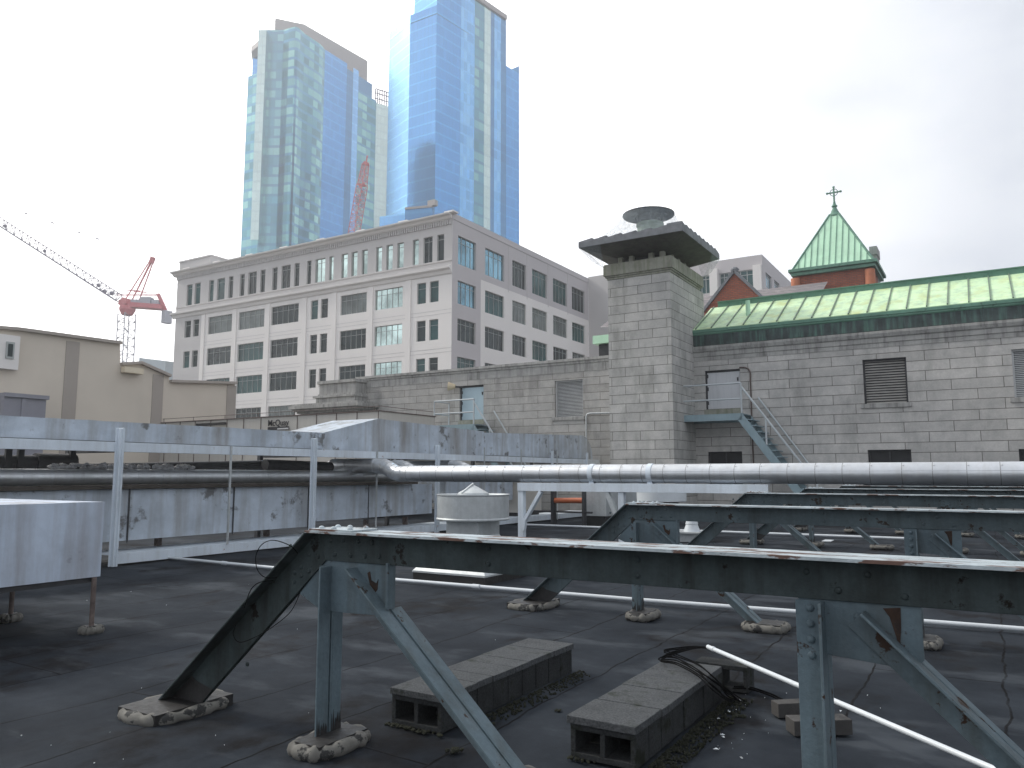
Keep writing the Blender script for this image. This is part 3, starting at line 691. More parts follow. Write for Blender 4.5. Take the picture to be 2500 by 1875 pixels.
# ------------------------------------------------------------------ duct rack (posts + rails)
AR = -13.2
rack = thing('duct_rack', 'white steel rack of posts and rails holding the ducts on the left', 'duct rack', (AR, 12, 0))
mb = MB(); mb.box(AR-.01, AR, 1, 28.2, 2.0, 2.17); mb.box(AR-.12, AR-.0101, 1, 28.2, 2.158, 2.17); mb.box(AR-.12, AR-.0101, 1, 28.2, 2.0, 2.012); part('upper_rail', mb, M['white'], rack, bevel=.002)
mb = MB(); mb.box(AR-.01, AR, 8.1, 27.3, .03, .205); mb.box(AR-.9, AR-.0101, 8.1, 27.3, .193, .205); part('lower_rail', mb, M['white'], rack, bevel=.002)
for b in (8.15, 12.82, 17.5): 
    mb = MB(); mb.box(AR+.002, AR+.014, b-.075, b+.075, 0, 2.42); mb.box(AR+.014, AR+.12, b+.0, b+.012, 0, 2.42); mb.box(AR+.108, AR+.12, b-.074, b-.0, 0, 2.42) if False else None
    mb.box(AR+.014, AR+.09, b-.04, b+.05, 0, 2.41)
    part('post', mb, M['white'], rack, bevel=.003)
for b in (10.55, 15.0, 19.9, 22.1, 24.6): mb = MB(); mb.box(AR+.003, AR+.03, b-.02, b+.02, .0 if b != 10.55 else .2, 2.17 if b < 19 else 2.42); part('hanger_rod', mb, M['galv'], rack)
for b in (24.2, 27.0): mb = MB(); mb.box(AR+.003, AR+.07, b-.04, b+.04, 0.03, 2.42); part('post', mb, M['white'], rack)
for b in (8.3, 12.9, 17.6, 22, 26): mb = MB(); mb.box(AR-1.7, AR-.13, b-.05, b+.05, 1.995, 2.1); mb.box(AR-1.9, AR-1.8, b-.05, b+.05, 0, 2.2); part('cross_arm', mb, M['darkpipe'], rack)
mb = MB(); mb.box(AR-1.0, AR-.25, 3, 17, 1.335, 1.40); solo('timber_plank', mb, M['darkwood'], 'dark timber plank lying on top of the lower duct', 'plank', base=(AR-.6, 10, 1.33))
# upper duct
def wob_sheet(mb, a, b0, b1, zt0, zt1, zb, depth, n=40, amp=.012):
    """box duct along b with gently rippled front face; zt can vary linearly"""
    vs = []; rows = 5
    for i in range(n+1):
        t = i/n; b = b0+(b1-b0)*t; zt = zt0+(zt1-zt0)*t
        for r in range(rows+1):
            z = zb+(zt-zb)*r/rows; e = random.uniform(-amp, amp) if 0 < i < n and 0 < r < rows else 0
            vs.append((a+e, b, z+(random.uniform(-.006, .004) if r == rows else 0)))
        vs.append((a-depth, b, zt)); vs.append((a-depth, b, zb))
    k = rows+3; fs = []
    for i in range(n):
        for r in range(k-1): fs.append((i*k+r, (i+1)*k+r, (i+1)*k+r+1, i*k+r+1))
        fs.append((i*k+k-1, (i+1)*k+k-1, (i+1)*k, i*k))
    fs += [tuple(range(k)), tuple(n*k+r for r in range(k-1, -1, -1))]
    mb.grid(vs, fs)
ud = thing('upper_duct', 'long weathered white duct on top of the rack, rising to a hump in the middle', 'duct', (AR-.6, 14, 2.2))
mb = MB(); wob_sheet(mb, AR-.2, .5, 13.3, 2.50, 2.575, 2.19, 1.1, 60); part('duct_section', mb, M['duct'], ud, smooth=True)
mb = MB(); wob_sheet(mb, AR-.2, 13.302, 15.25, 2.575, 3.03, 2.17, 1.6, 10); wob_sheet(mb, AR-.2, 15.252, 20.2, 3.03, 2.93, 2.17, 1.6, 24); part('raised_section', mb, M['duct'], ud, smooth=True)
mb = MB(); wob_sheet(mb, AR-.26, 20.205, 27.2, 2.90, 3.10, 2.20, 1.4, 30)
part('duct_section', mb, M['duct'], ud, smooth=True)
mb = MB(); n = 10; vs = []
for i in range(n+1):
    t = math.pi/2*i/n; vs.append((27.203+.9*math.sin(t), 2.2+.90*math.cos(t)))
mb.prism([(27.203, 2.2)]+vs, 'a', AR-.262, AR-1.66); part('elbow', mb, M['duct'], ud, smooth=True)
# lower duct
ld = thing('lower_duct', 'long weathered grey-white duct hanging low along the rack', 'duct', (AR-1, 12, .4))
segs = [(1.0, 8.62), (8.625, 10.95), (10.955, 13.05), (13.055, 15.1), (15.105, 17.9)]
for i, (b0, b1) in enumerate(segs):
    mb = MB(); wob_sheet(mb, AR-.35-(.10 if i >= 3 else 0), b0, b1, 1.325, 1.325, .40 if i < 3 else .50, 1.0, 16, .008); part('duct_section', mb, M['duct'] if i != 3 else M['duct'], ld, smooth=True)
for b in (8.62, 10.95, 13.05, 15.1):
    mb = MB(); mb.box(AR-.34, AR-.325, b-.012, b+.012, .36, 1.36); part('seam_strap', mb, M['darkpipe'], ld)
for b in (9.6, 12.3, 15.6, 17.2): mb = MB(); mb.box(AR-.9, AR-.8, b-.05, b+.05, 0, .42); part('leg', mb, M['rustpipe'], ld)
mb = MB(); wob_sheet(mb, AR-.5, 18.6, 22.4, 1.42, 1.42, .75, 1.0, 16, .008)
solo('duct', mb, M['duct'], 'short pale duct behind the round roof ventilator', 'duct', base=(AR-.5, 20, .7), smooth=True)
# near box duct
nd = thing('near_duct', 'large white box duct on rusty legs at the left edge of the picture', 'duct', (-8.6, 4, 0))
mb = MB(); wob_sheet(mb, -7.9, -1, 4.76, 1.315, 1.315, .555, 3.6, 24, .006); part('duct_box', mb, M['ductwhite'], nd, smooth=True)
mb = MB(); mb.box(-11.4, -7.93, -1, 4.72, .50, .55); part('bottom_flange', mb, M['darkpipe'], nd)
for (px, py) in [(222, 1545), (25, 1515)]:
    c = P(px, py, z=0); mb = MB(); mb.tube([(c.x, c.y, 0), (c.x, c.y, .55)], .024, 12); l = part('leg', mb, M['rustpipe'], nd, smooth=True)
    t_, p_ = MB(), MB(); pad(t_, p_, c.x, c.y, .05, .06); q = part('footing_curb', p_, M['pitch'], nd, smooth=True); part('tar_fill', t_, M['tar'], q)

# ------------------------------------------------------------------ roof ventilators
fc = Vector((-7.0, 10.25, 0))
fan = thing('roof_ventilator', 'big round grey roof ventilator drum with a conical top on a square curb', 'roof ventilator', fc)
rot = R(0)
mb = MB(); mb.lathe([(.0, 1.25), (.545, 1.25), (.565, 1.285), (.578, 1.29), (.578, 1.275), (.567, 1.262), (.567, .93), (.582, .915), (.582, .90), (.56, .89), (.40, .89), (0, .89)], fc, 48); part('drum', mb, M['galv'], fan, smooth=True)
for k in range(10):
    t = k*math.pi/5+.3; mb = None
mb = MB(); mb.lathe([(.25, 1.27), (.24, 1.31), (0, 1.44)], fc, 32); mb.bar(fc+Vector((-.06,-.24,1.31)), fc+Vector((0,0,1.455)), .03, .02); part('cone_cap', mb, M['galv'], fan, smooth=True)
mb = MB()
def sq(h, z): return [fc+Vector((s*h, t*h, z)) for s, t in ((-1,-1),(1,-1),(1,1),(-1,1))]
lv = [sq(.30,.90), sq(.30,.66), sq(.31,.64), sq(.50,.34), sq(.66,.14), sq(.67,.135), sq(.67,.11)]
for q0, q1 in zip(lv, lv[1:]):
    for k in range(4): mb.face([q0[k], q0[(k+1)%4], q1[(k+1)%4], q1[k]])
part('curb', mb, M['galv'], fan)
mb = MB(); mb.box(fc.x-.66, fc.x+.66, fc.y-.66, fc.y+.66, 0, .108); part('curb_base', mb, M['tar'], fan)
v2 = P(1615, 1215, b=19.5)
mb = MB(); mb.lathe([(0,.05), (.62,.05), (.64,.04), (.64,-.22), (.6,-.24), (0,-.24)], (v2.x, 19.5, 1.13), 32)
ft = thing('roof_ventilator', 'smaller white round ventilator drum half hidden under the silver pipe', 'roof ventilator', (v2.x, 19.5, 0)); part('drum', mb, M['whitepipe'], ft, smooth=True)
mb = MB(); mb.box(v2.x-.35, v2.x+.35, 19.2, 19.8, 0, .9); part('curb', mb, M['darkpipe'], ft)
v3 = P(1680, 1300, z=.35); v3 = Vector((v3.x*1.0, v3.y, 0))
v3 = P(1690, 1322, z=0)
ft = thing('small_vent', 'small white roof vent hood on a flat flange behind the second truss', 'vent', v3)
mb = MB(); mb.box(v3.x-.40, v3.x+.40, v3.y-.3, v3.y+.3, .20, .24); part('flange', mb, M['galv'], ft, bevel=.004)
mb = MB(); mb.box(v3.x-.28, v3.x+.28, v3.y-.2, v3.y+.2, 0, .198); part('curb', mb, M['galv'], ft)
mb = MB(); mb.lathe([(.20,.24), (.14,.40), (.15,.42), (.12,.52), (0,.53)], v3, 20); part('hood', mb, M['whitepipe'], ft, smooth=True)

# ------------------------------------------------------------------ stone building
WB = 29.5
A_R = -9.698; C_B = 27.015; A_L = -12.205
sb = thing('stone_building', 'grey ashlar stone building with green copper roof and square chimney behind the roof deck', 'building', (-8, WB, 0))
hR = (-9.27, -7.91, 4.09, 5.6); hLou = (-3.62, -2.24, 4.04, 5.6); hLou2 = (.80, 2.2, 4.04, 5.6)
lows = [(-9.24, -7.93, 1.2, 2.46), (-3.6, -2.25, 1.2, 2.44), (.80, 2.15, 1.2, 2.40)]
mb = MB(); facade(mb, 'b', WB, -1, A_R-.3, 12, -1, 6.0, [hR, hLou, hLou2]+lows, .32)
mb.box(A_R-.3, 12, WB+.33, WB+8, -20, 5.9)
part('wall', mb, M['stone'], sb, recalc=False)
hD = (-20.95, -19.61, 4.09, 5.69); hW = (-15.91, -14.55, 4.05, 5.62)
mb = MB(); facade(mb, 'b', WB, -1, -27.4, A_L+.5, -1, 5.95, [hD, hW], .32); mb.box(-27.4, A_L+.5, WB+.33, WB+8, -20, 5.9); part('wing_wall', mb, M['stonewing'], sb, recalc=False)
# cornices
def mould(mb, a0, a1, prof):
    """profile (b,z) list extruded along a"""
    mb.prism(prof, 'a', a0, a1)
mb = MB(); W0 = WB
mould(mb, A_R, 12, [(W0+.3, 6.0), (W0-.02, 6.0), (W0-.02, 6.14), (W0-.05, 6.17), (W0-.05, 6.32), (W0-.10, 6.36), (W0-.14, 6.47), (W0-.14, 6.56), (W0+.3, 6.60)])
part('cornice', mb, M['trim'], sb)
mb = MB(); mould(mb, -27.4, A_L, [(W0+.5, 5.95), (W0-.015, 5.95), (W0-.015, 6.28), (W0-.06, 6.31), (W0-.06, 6.38), (W0-.12, 6.42), (W0-.12, 6.53), (W0+.5, 6.57)]); part('wing_coping', mb, M['trim'], sb)
# copper flashing, roof
mb = MB(); mb.box(A_R+.002, 12, WB+.02, WB+.3, 6.602, 7.02)
a = A_R+.5
while a < 12: mb.box(a, a+.02, WB+.005, WB+.02, 6.602, 7.02); a += 1.15
part('flashing', mb, M['flash'], sb)
mb = MB(); mould(mb, A_R+.002, 12, [(WB+.3, 7.022), (WB+.01, 7.022), (WB-.02, 7.06), (WB-.02, 7.10), (WB-.05, 7.13), (WB-.05, 7.235), (WB+.3, 7.238)]); part('gutter', mb, M['copperridge'], sb)
z_e, z_r, b_r = 7.27, 8.61, 32.0
rf = MB(); rf.face([(A_R, WB+.0, z_e), (12, WB+.0, z_e), (12, b_r, z_r), (A_R, b_r, z_r)]); rf.face([(A_R, WB, z_e-.03), (12, WB, z_e-.03), (12, WB, z_e), (A_R, WB, z_e)])
rf.face([(A_R, WB, z_e), (A_R, b_r, z_r), (A_R, b_r, 5), (A_R, WB, 5)])
roof = part('roof', rf, M['copper'], sb, recalc=False)
mb = MB(); a = A_R+.12
while a < 12: mb.bar((a, WB-.01, z_e+.015), (a, b_r, z_r+.015), .04, .055); a += .62
part('standing_seam', mb, M['copperseam'], roof)
bpy.data.objects[-1] if False else None
mb = MB(); mb.box(-9.4, 12, b_r-.02, b_r+.3, z_r-.02, z_r+.19); mb.box(-9.42, 12, b_r-.05, b_r+.33, z_r+.192, z_r+.235)
for a in (-6.5, -3.1, .4, 4): mb.box(a, a+.04, b_r-.045, b_r-.021, z_r, z_r+.19)
part('ridge_cap', mb, M['copperridge'], roof)
p = P(1826, 750, b=30.6); mb = MB(); mb.tube([(p.x, 30.6, 7.8), (p.x, 30.6, p.z+.27)], .09, 12); part('vent_stub', mb, M['copperlight'], roof, smooth=True)
# louvres
def louvre(h, n, fmat, smat, sill=True):
    mb = MB(); u0, u1, z0, z1 = h; mb.box(u0+.002, u0+.06, WB+.1, WB+.2, z0, z1); mb.box(u1-.06, u1-.002, WB+.1, WB+.2, z0, z1); mb.box(u0+.06, u1-.06, WB+.1, WB+.2, z1-.06, z1-.002)
    w = part('louvre', mb, fmat, sb)
    s = MB()
    for k in range(n):
        z = z0+(z1-z0)*(k+.4)/n; s.bar((u0+.06, WB+.16, z), (u1-.06, WB+.16, z), .012, (z1-z0)/n*.95, (0, .75, .65))
    part('slats', s, smat, w)
    bk = MB(); bk.box(u0, u1, WB+.25, WB+.31, z0, z1); part('backing', bk, M['dark'], w)
    if sill: s = MB(); s.box(u0-.12, u1+.08, WB-.06, WB+.3, z0-.15, z0-.002); part('sill', s, M['trim'], w)
louvre(hLou, 17, M['darkpipe'], M['louvredark']); louvre(hLou2, 26, M['louvre'], M['louvre']); louvre(hW, 26, M['louvre'], M['louvre'])
for h in lows: window(sb, 'b', WB, -1, h, .32, 2, (), M['darkpipe'], M['dark'], name='low_window')
# doors
def door(h, m_, hinge_left=True):
    u0, u1, z0, z1 = h; mb = MB(); mb.box(u0+.07, u1-.03, WB+.10, WB+.14, z0+.02, z1-.08); dd = part('door', mb, m_, sb, bevel=.004)
    k = MB(); 
    for z in (z0+.25, z0+.8, z0+1.3): k.box(u0+.05, u0+.11, WB+.07, WB+.10, z-.07, z+.07)
    part('hinge', k, M['darkpipe'], dd)
    k = MB(); k.box(u1-.13, u1-.09, WB+.05, WB+.10, z1-.45, z1-.32); part('handle', k, M['darkpipe'], dd)
    k = MB(); k.box(u0+.003, u0+.068, WB+.08, WB+.18, z0, z1); k.box(u0+.068, u1-.03, WB+.08, WB+.18, z1-.078, z1-.003); k.box(u0, u1, WB+.19, WB+.31, z0, z1); part('door_frame', k, M['darkpipe'], dd)
    k = MB(); k.box(u0-.05, u1+.05, WB-.05, WB+.2, z0-.20, z0-.003); part('threshold', k, M['trimgreen'], dd)
door(hR, M['doorgrey']); door(hD, M['door'])
# chimney
ch = MB(); ch.box(A_L, A_R, C_B, WB+1.5, -.5, 9.06)
chim = part('chimney', ch, M['stonech'], sb)
mb = MB()
for (e, z0, z1) in [(.03, 9.062, 9.14), (.08, 9.142, 9.20), (.13, 9.202, 9.62), (.10, 9.622, 9.66)]:
    mb.box(A_L-e, A_R+e, C_B-e, WB+1.0+e, z0, z1)
part('coping', mb, M['trimgreen'], chim, bevel=.01)
ca, cb = (A_L+A_R)/2, (C_B+WB+1.0)/2
mb = MB()
for s in (-1, 1):
    for x in (-.85, -.4, .4, .85):
        mb.box(ca+x-.09, ca+x+.09, cb+s*1.35-.09, cb+s*1.35+.09, 9.662, 9.99)
    for y in (-.7, 0, .7): mb.box(ca+s*.95-.09, ca+s*.95+.09, cb+y-.09, cb+y+.09, 9.662, 9.99)
part('piers', mb, M['trimgreen'], chim)
mb = MB(); mb.box(ca-.75, ca+.75, cb-1.1, cb+1.1, 9.662, 9.97); part('flue', mb, M['dark'], chim)
# cap roof: from photo corner points on plane of its front edge
fb = C_B-.95
pl = P(1412, 598, b=fb); pc = P(1667, 556, b=fb)
capz = (pl.z+pc.z)/2; ca0, ca1 = pl.x, pc.x; bb1 = P(1757, 632, a=ca1).y
mb = MB()
mb.box(ca0, ca1, fb, bb1, capz-.11, capz+.11)
part('cap_slab', mb, M['slab'], chim, bevel=.01)
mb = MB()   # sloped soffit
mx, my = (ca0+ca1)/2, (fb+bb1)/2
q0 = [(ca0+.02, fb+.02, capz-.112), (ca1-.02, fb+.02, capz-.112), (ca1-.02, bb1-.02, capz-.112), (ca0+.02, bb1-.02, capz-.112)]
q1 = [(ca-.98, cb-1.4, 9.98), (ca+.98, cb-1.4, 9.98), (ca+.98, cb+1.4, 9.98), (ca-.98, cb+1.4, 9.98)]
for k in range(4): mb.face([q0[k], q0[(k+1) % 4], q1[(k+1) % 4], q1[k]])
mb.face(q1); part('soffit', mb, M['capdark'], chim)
mb = MB()  # stepped slates on the cap top
for k in range(9):
    b0_ = fb+(bb1-fb)*k/9; b1_ = fb+(bb1-fb)*(k+1)/9-.02
    mb.prism([(b0_, capz+.112), (b1_, capz+.112), (b1_, capz+.15), (b0_, capz+.25)], 'a', ca1-.6, ca1-.02)
for k in range(7):
    x0_ = ca0+(ca1-ca0)*k/7; x1_ = ca0+(ca1-ca0)*(k+1)/7-.02; mb.prism([(x0_, capz+.112), (x1_, capz+.112), (x1_, capz+.21), (x0_, capz+.13)], 'b', fb+.02, fb+.5) if k < 6 else None
mb.box(ca0+.6, ca1-.61, fb+.51, bb1-.1, capz+.112, capz+.30)
part('cap_slates', mb, M['slab'], chim)
dc = P(1583, 524, b=(fb+bb1)/2); dr = 60/F*(dc.length)*.98
cz = P(1587, 552, b=dc.y)
mb = MB(); mb.lathe([(0, -.1), (.50, -.1), (.52, 0), (.54, .0), (.54, .08), (.50, .1), (0, .1)], (cz.x, cz.y, cz.z), 32)
mb.lathe([(.5, -1.0), (.5, -.1)], (cz.x, cz.y, cz.z), 32); part('vent_collar', mb, M['copperseam'], chim, smooth=True)
mb = MB()
for k in range(6):
    t = k*math.pi/3; mb.tube([(cz.x+.5*math.cos(t), cz.y+.5*math.sin(t), cz.z), (dc.x+.55*math.cos(t), dc.y+.55*math.sin(t), dc.z)], .025, 6)
mb.lathe([(0, -.02), (dr, -.06), (dr+.01, -.01), (dr*.5, .16), (0, .22)], (dc.x, dc.y, dc.z), 48); part('vent_disc', mb, M['dark'], chim, smooth=True)
# netting from disc to slab and from slab to coping
m_net, t_, p_ = nodes('bird_netting'); p_.inputs['Base Color'].default_value = (.45,.52,.56,1); p_.inputs['Roughness'].default_value = .8
v_ = pos(t_); w1 = t_.nodes.new('ShaderNodeTexNoise'); w1.inputs['Scale'].default_value = 9; t_.links.new(v_, w1.inputs['Vector'])
t_.links.new(ramp(t_, w1.outputs[0], .35, .7, .14, .30), p_.inputs['Alpha'])
mb = MB(); n = 40; vs = []; lev = 6
for i in range(n):
    t = 2*math.pi*i/n; c_, s_ = math.cos(t), math.sin(t); top = Vector((dc.x+dr*c_, dc.y+dr*s_, dc.z-.04))
    kk = 1/max(abs(c_), abs(s_)); hx = (ca1-ca0)/2*.80; hy = (bb1-fb)/2*.80
    e = .75; bx = min(1, abs(c_)*kk)*math.copysign(1, c_)*hx; by = min(1, abs(s_)*kk)*math.copysign(1, s_)*hy
    bot = Vector((mx+bx, my+by, capz+.30))
    for l in range(lev+1):
        f = l/lev; q = top.lerp(bot, f**1.0); q.z = top.z+(bot.z-top.z)*(1-(1-f)**1.6); vs.append(q)
fs = [(i*(lev+1)+l, ((i+1) % n)*(lev+1)+l, ((i+1) % n)*(lev+1)+l+1, i*(lev+1)+l+1) for i in range(n) for l in range(lev)]
mb.grid(vs, fs); part('netting', mb, m_net, chim, smooth=True, recalc=False)
for (x, y) in ((ca0, fb), (ca1, bb1), (ca0, bb1)):
    mb = MB()
    cx_ = A_L-.13 if x == ca0 else A_R+.13; cy_ = C_B-.1 if y == fb else WB+1.1
    pts = [Vector((x, y, capz-.11)), Vector((cx_, cy_, 9.55))]
    sx = (ca0+ca1)/2; 
    e1 = Vector((x+(sx-x)*.45, y, capz-.11)); e2 = Vector((x, y+(my-y)*.45, capz-.11))
    mid = pts[1]; cc = (pts[0]+pts[1])/2-Vector((0,0,.12))
    mb.face([pts[0], e1, mid, cc]); mb.face([pts[0], cc, mid, e2])
    part('netting', mb, m_net, chim, recalc=False)
# corner pavilion of the wing
mb = MB(); pl0 = P(780, 940, b=28.7).x; pr0 = P(868, 940, b=28.7).x
zA = P(825, 928, b=28.7).z; zB = P(825, 960, b=28.7).z; zC = P(825, 978, b=28.4).z
mb.box(pl0, pr0, 28.7, 32, zB, zA-.15); mb.box(pl0-.08, pr0+.08, 28.6, 32, zA-.148, zA); mb.box(pl0-.05, pr0+.05, 28.66, 32, zB-.1, zB-.002)
mb.box(pl0-.25, pr0+.1, 28.5, 32, zB-.2, zB-.102); mb.box(pl0-.12, pr0+.05, 28.6, 32, zC-.1, zB-.202)
z = zC-.1
for e, h in ((.9, .10), (1.0, .16), (.85, .12), (.7, .10), (.5, .10)): mb.box(pl0-.35-e, pr0-.1+e, 28.9-e, 32, z-h, z-.002); z -= h
z1_ = z
for k in range(9): x = pl0-.55+k*.52; mb.box(x, x+.2, 28.25, 28.6, z1_-.24, z1_-.002)
mb.box(pl0-.5, pr0+.2, 28.6, 32, -1, z1_-.002)
for k in range(30): x = pl0-.5+k*.16; mb.box(x, x+.07, 28.56, 28.6, z1_-.6, z1_-.35)
part('corner_pavilion', mb, M['trim'], sb)
mb = MB(); p = P(1479, 830, b=31); mb.box(p.x-.45, p.x+.6, 30.6, 31.6, p.z-.2, p.z+.16); part('copper_finial_cap', mb, M['copperlight'], sb)
mb = MB(); mb.box(p.x-.25, p.x+.5, 30.8, 31.5, 6.0, p.z-.21); part('finial_base', mb, M['darkpipe'], sb)
# wall lamp
ln = thing('wall_lamp', 'small cream floodlight mounted above left of the pale blue door', 'lamp', P(1108, 943, b=WB))
q = P(1108, 943, b=WB-.3); mb = MB(); mb.tube([(q.x-.25, q.y-.1, q.z+.0), (q.x+.05, q.y+.05, q.z-.02)], [.21, .10], 16); part('lamp_head', mb, M['lampcream'], ln, smooth=True)
mb = MB(); mb.tube([(q.x+.05, q.y+.05, q.z-.02), (q.x+.3, WB, q.z-.05)], .04, 8); part('bracket', mb, M['darkpipe'], ln)

# ------------------------------------------------------------------ metal stairs
def make_stair():
    st = thing('metal_stair', 'blue-grey steel landing and stair below the grey door right of the chimney', 'stair', (-8.5, 28.8, 0))
    l0, l1, zt_, zb_ = -9.85, -7.53, 3.80, 3.55
    sn = MB(); 
    for b in (28.2, 29.38):
        sn.box(l0, l1, b, b+.03, zb_, zt_); e = (3.55-2.07)/(-7.70+6.47)
        x1 = l1+3.80/1.41; sn.prism([(l1, zt_), (x1, 0), (x1-.32, 0), (l1-.16, zb_)], 'b', b, b+.03)
    part('stringer', sn, M['stairpaint'], st)
    mb = MB(); mb.box(l0, l1, 28.232, 29.378, zt_-.03, zt_-.0); part('landing', mb, M['stairpaint'], st)
    for k in range(1, 17):
        z = zt_-.225*k; x = l1+.225*k/1.41
        if z < .1: break
        mb = MB(); mb.box(x-.08, x+.17, 28.232, 29.378, z-.03, z); part('tread', mb, M['stairpaint'], st)
    zr = 4.90; r = .034
    rl = MB(); rl.tube([(l0+.12, 28.22, zt_), (l0+.12, 28.22, zr), (l1-.02, 28.22, zr)], r, 10)
    rl.tube([(l0+.12, 28.22, 4.33), (l1, 28.22, 4.33)], r*.9, 10); rl.tube([(l1-.02, 28.22, zt_), (l1-.02, 28.22, zr)], r, 10)
    rl.tube([(l0+.12, 29.35, zt_), (l0+.12, 29.35, zr), (l0+.12, 28.22, zr)], r, 10); rl.tube([(l0+.12, 29.35, 4.33), (l0+.12, 28.22, 4.33)], r*.9, 10)
    x2 = l1+2.45; rl.tube([(l1, 28.22, zr-.15), (x2, 28.22, zr-.15-2.45*1.41), (x2, 28.22, .2)], r*1.15, 10)
    rl.tube([(l1+.82, 28.22, zr-.15-.82*1.41), (l1+.82, 28.22, zt_-.82*1.41)], r, 10)
    rl.tube([(l1+.3, 29.35, zr-.45), (x2, 29.35, zr-.15-2.45*1.41)], r, 10)
    part('handrail', rl, M['railpaint'], st, smooth=True)
    return st
s1 = make_stair(); s2 = copy_tree(s1, None, (-11.72, 0, 0)); s2['label'] = 'grey steel landing and stair below the pale blue door of the wing'
s1['group'] = s2['group'] = 'metal stairs against the stone wall'
mb = MB(); q = [P(1805, 897, b=WB-.04), P(1822, 898, b=WB-.04), P(1831, 908, b=WB-.04), P(1832, 930, b=WB-.04)]
mb.tube(spl(q, 5)+[(q[-1].x, WB-.04, 1.0)], .028, 8)
solo('conduit', mb, M['rustpipe'], 'brown conduit bending down beside the grey door', 'conduit', smooth=True)
mb = MB(); q = [P(1489, 1008, b=WB-.1), P(1440, 1009, b=WB-.1), P(1431, 1020, b=WB-.1)]
mb.tube([q[0], q[1]]+spl([q[1], P(1433, 1012, b=WB-.1), q[2]], 4)+[(q[2].x, WB-.1, .5)], .035, 8)
solo('conduit', mb, M['galv'], 'grey conduit bending down the wing wall left of the chimney', 'conduit', smooth=True)

# ------------------------------------------------------------------ rooftop units
UB = 21.7
c0 = P(925, 1015, b=UB); l0 = P(440, 1035, b=UB)
un = thing('rooftop_unit', 'long beige rooftop air unit with a dark name sign behind the ducts', 'air unit', (c0.x-5, UB, 0))
mb = MB(); zt_ = 3.90; mb.box(l0.x-4, c0.x, UB, UB+3.4, .3, zt_)
part('casing', mb, M['ahu'], un)
sxa, sxb = P(653, 1041, b=UB).x, P(705, 1036, b=UB).x
mb = MB(); mb.box(l0.x-4, c0.x+.03, UB-.04, UB+3.44, zt_+.002, zt_+.04); x = c0.x
while x > l0.x-4: mb.box(x-.03, x, UB-.02, UB-.001, .3, zt_) if not (sxa-.05 < x < sxb+.05) else None; x -= 1.05
part('trim', mb, M['rustpipe'], un)
mb = MB(); x = c0.x-.3
for k in range(8): mb.tube([(x-k*2.1, UB+.1, zt_+.06), (x-k*2.1, UB+.1, zt_+.22)], .012, 6)
mb.tube([(c0.x, UB+.1, zt_+.20), (l0.x-4, UB+.1, zt_+.20)], .012, 6); mb.tube([(c0.x, UB+.1, zt_+.20), (c0.x, UB+3.3, zt_+.20)], .012, 6); part('pipe_rail', mb, M['rustpipe'], un)
def text_mesh(body, size, mat_, parent, org, name, bold=.02):
    cu = bpy.data.curves.new('t', 'FONT'); cu.body = body; cu.size = size; cu.offset = bold*size; cu.extrude = .006
    o = bpy.data.objects.new('t', cu); C.collection.objects.link(o); bpy.context.view_layer.update()
    me = bpy.data.meshes.new_from_object(o); bpy.data.objects.remove(o)
    w = max(v.co.x for v in me.vertices)
    me.transform(Matrix.Translation(Vector(org)-BASE[parent.name]) @ Matrix.Rotation(R(90), 4, 'X'))
    me.materials.clear(); me.materials.append(mat_); ob = bpy.data.objects.new(name, me); C.collection.objects.link(ob); ob.parent = parent; return w
sx = P(653, 1041, b=UB-.06); sx2 = P(705, 1036, b=UB-.06)
mb = MB(); mb.box(sx.x, sx2.x, UB-.052, UB-.04, sx.z-.16, sx.z-.03); part('sign_bar', mb, M['ink'], un)
mb = MB(); mb.box(sx.x+(sx2.x-sx.x)*.47, sx2.x-.02, UB-.058, UB-.053, sx.z-.145, sx.z-.09); part('sign_bar_inlay', mb, M['signwhite'], un)
wd = sx2.x-sx.x; text_mesh('McQuay', wd/3.45, M['ink'], un, (sx.x, UB-.05, sx.z+.01), 'lettering', .012)
mb = MB(); q = P(480, 1037, b=UB-.05); q2 = P(552, 1036, b=UB-.05); mb.box(q.x, q2.x, UB-.09, UB-.05, q.z-.06, q.z+.05); part('vent_slot', mb, M['dark'], un)
for (x0, y0, x1, bq, h0, mt, lab) in [(1195, 1245, 1265, 22.5, 1.75, 'ahu', 'beige rooftop cabinet just behind the round ventilator'),
        (1427, 1240, 1480, 22.0, 1.5, 'galv', 'pale grey rooftop box right of the orange pipe'),
        (1495, 1250, 1560, 23.5, 1.35, 'galv', 'wide pale rooftop box behind the white pipe support')]:
    a0 = P(x0, y0, b=bq).x; a1 = P(x1, y0, b=bq).x; o = thing('rooftop_cabinet', lab, 'cabinet', (a0, bq, 0))
    mb = MB(); mb.box(a0, a1, bq, bq+1.6, .32, h0); part('casing', mb, M[mt], o, bevel=.01)
    mb = MB(); mb.box(a0+.05, a1-.05, bq+.05, bq+1.5, 0, .318); part('base', mb, M['dark'], o)
mb = MB(); q = P(1355, 1222, b=21.5); q2 = P(1424, 1222, b=21.5); mb.tube([q, q2], .085, 12); 
o = thing('orange_pipe', 'orange pipe on a low stand seen through the white support frame', 'pipe', (q.x, 21.5, 0)); part('tube', mb, M['orange'], o, smooth=True)
mb = MB(); mb.box(q.x-.1, q.x, 21.4, 21.6, 0, 1.3); mb.box(q2.x, q2.x+.06, 21.4, 21.6, 0, 1.2); mb.tube([(q.x-1, 21.5, .45), (q2.x+.3, 21.5, .45)], .03, 8); part('stand', mb, M['darkpipe'], o)
# cable tray gutter by the rack foot
mb = MB(); mb.box(-12.0, -7.6, 3.2, 3.32, .03, .07); solo('pale_batten', mb, M['galv'], 'pale batten on the roof beneath the white box duct', 'batten')

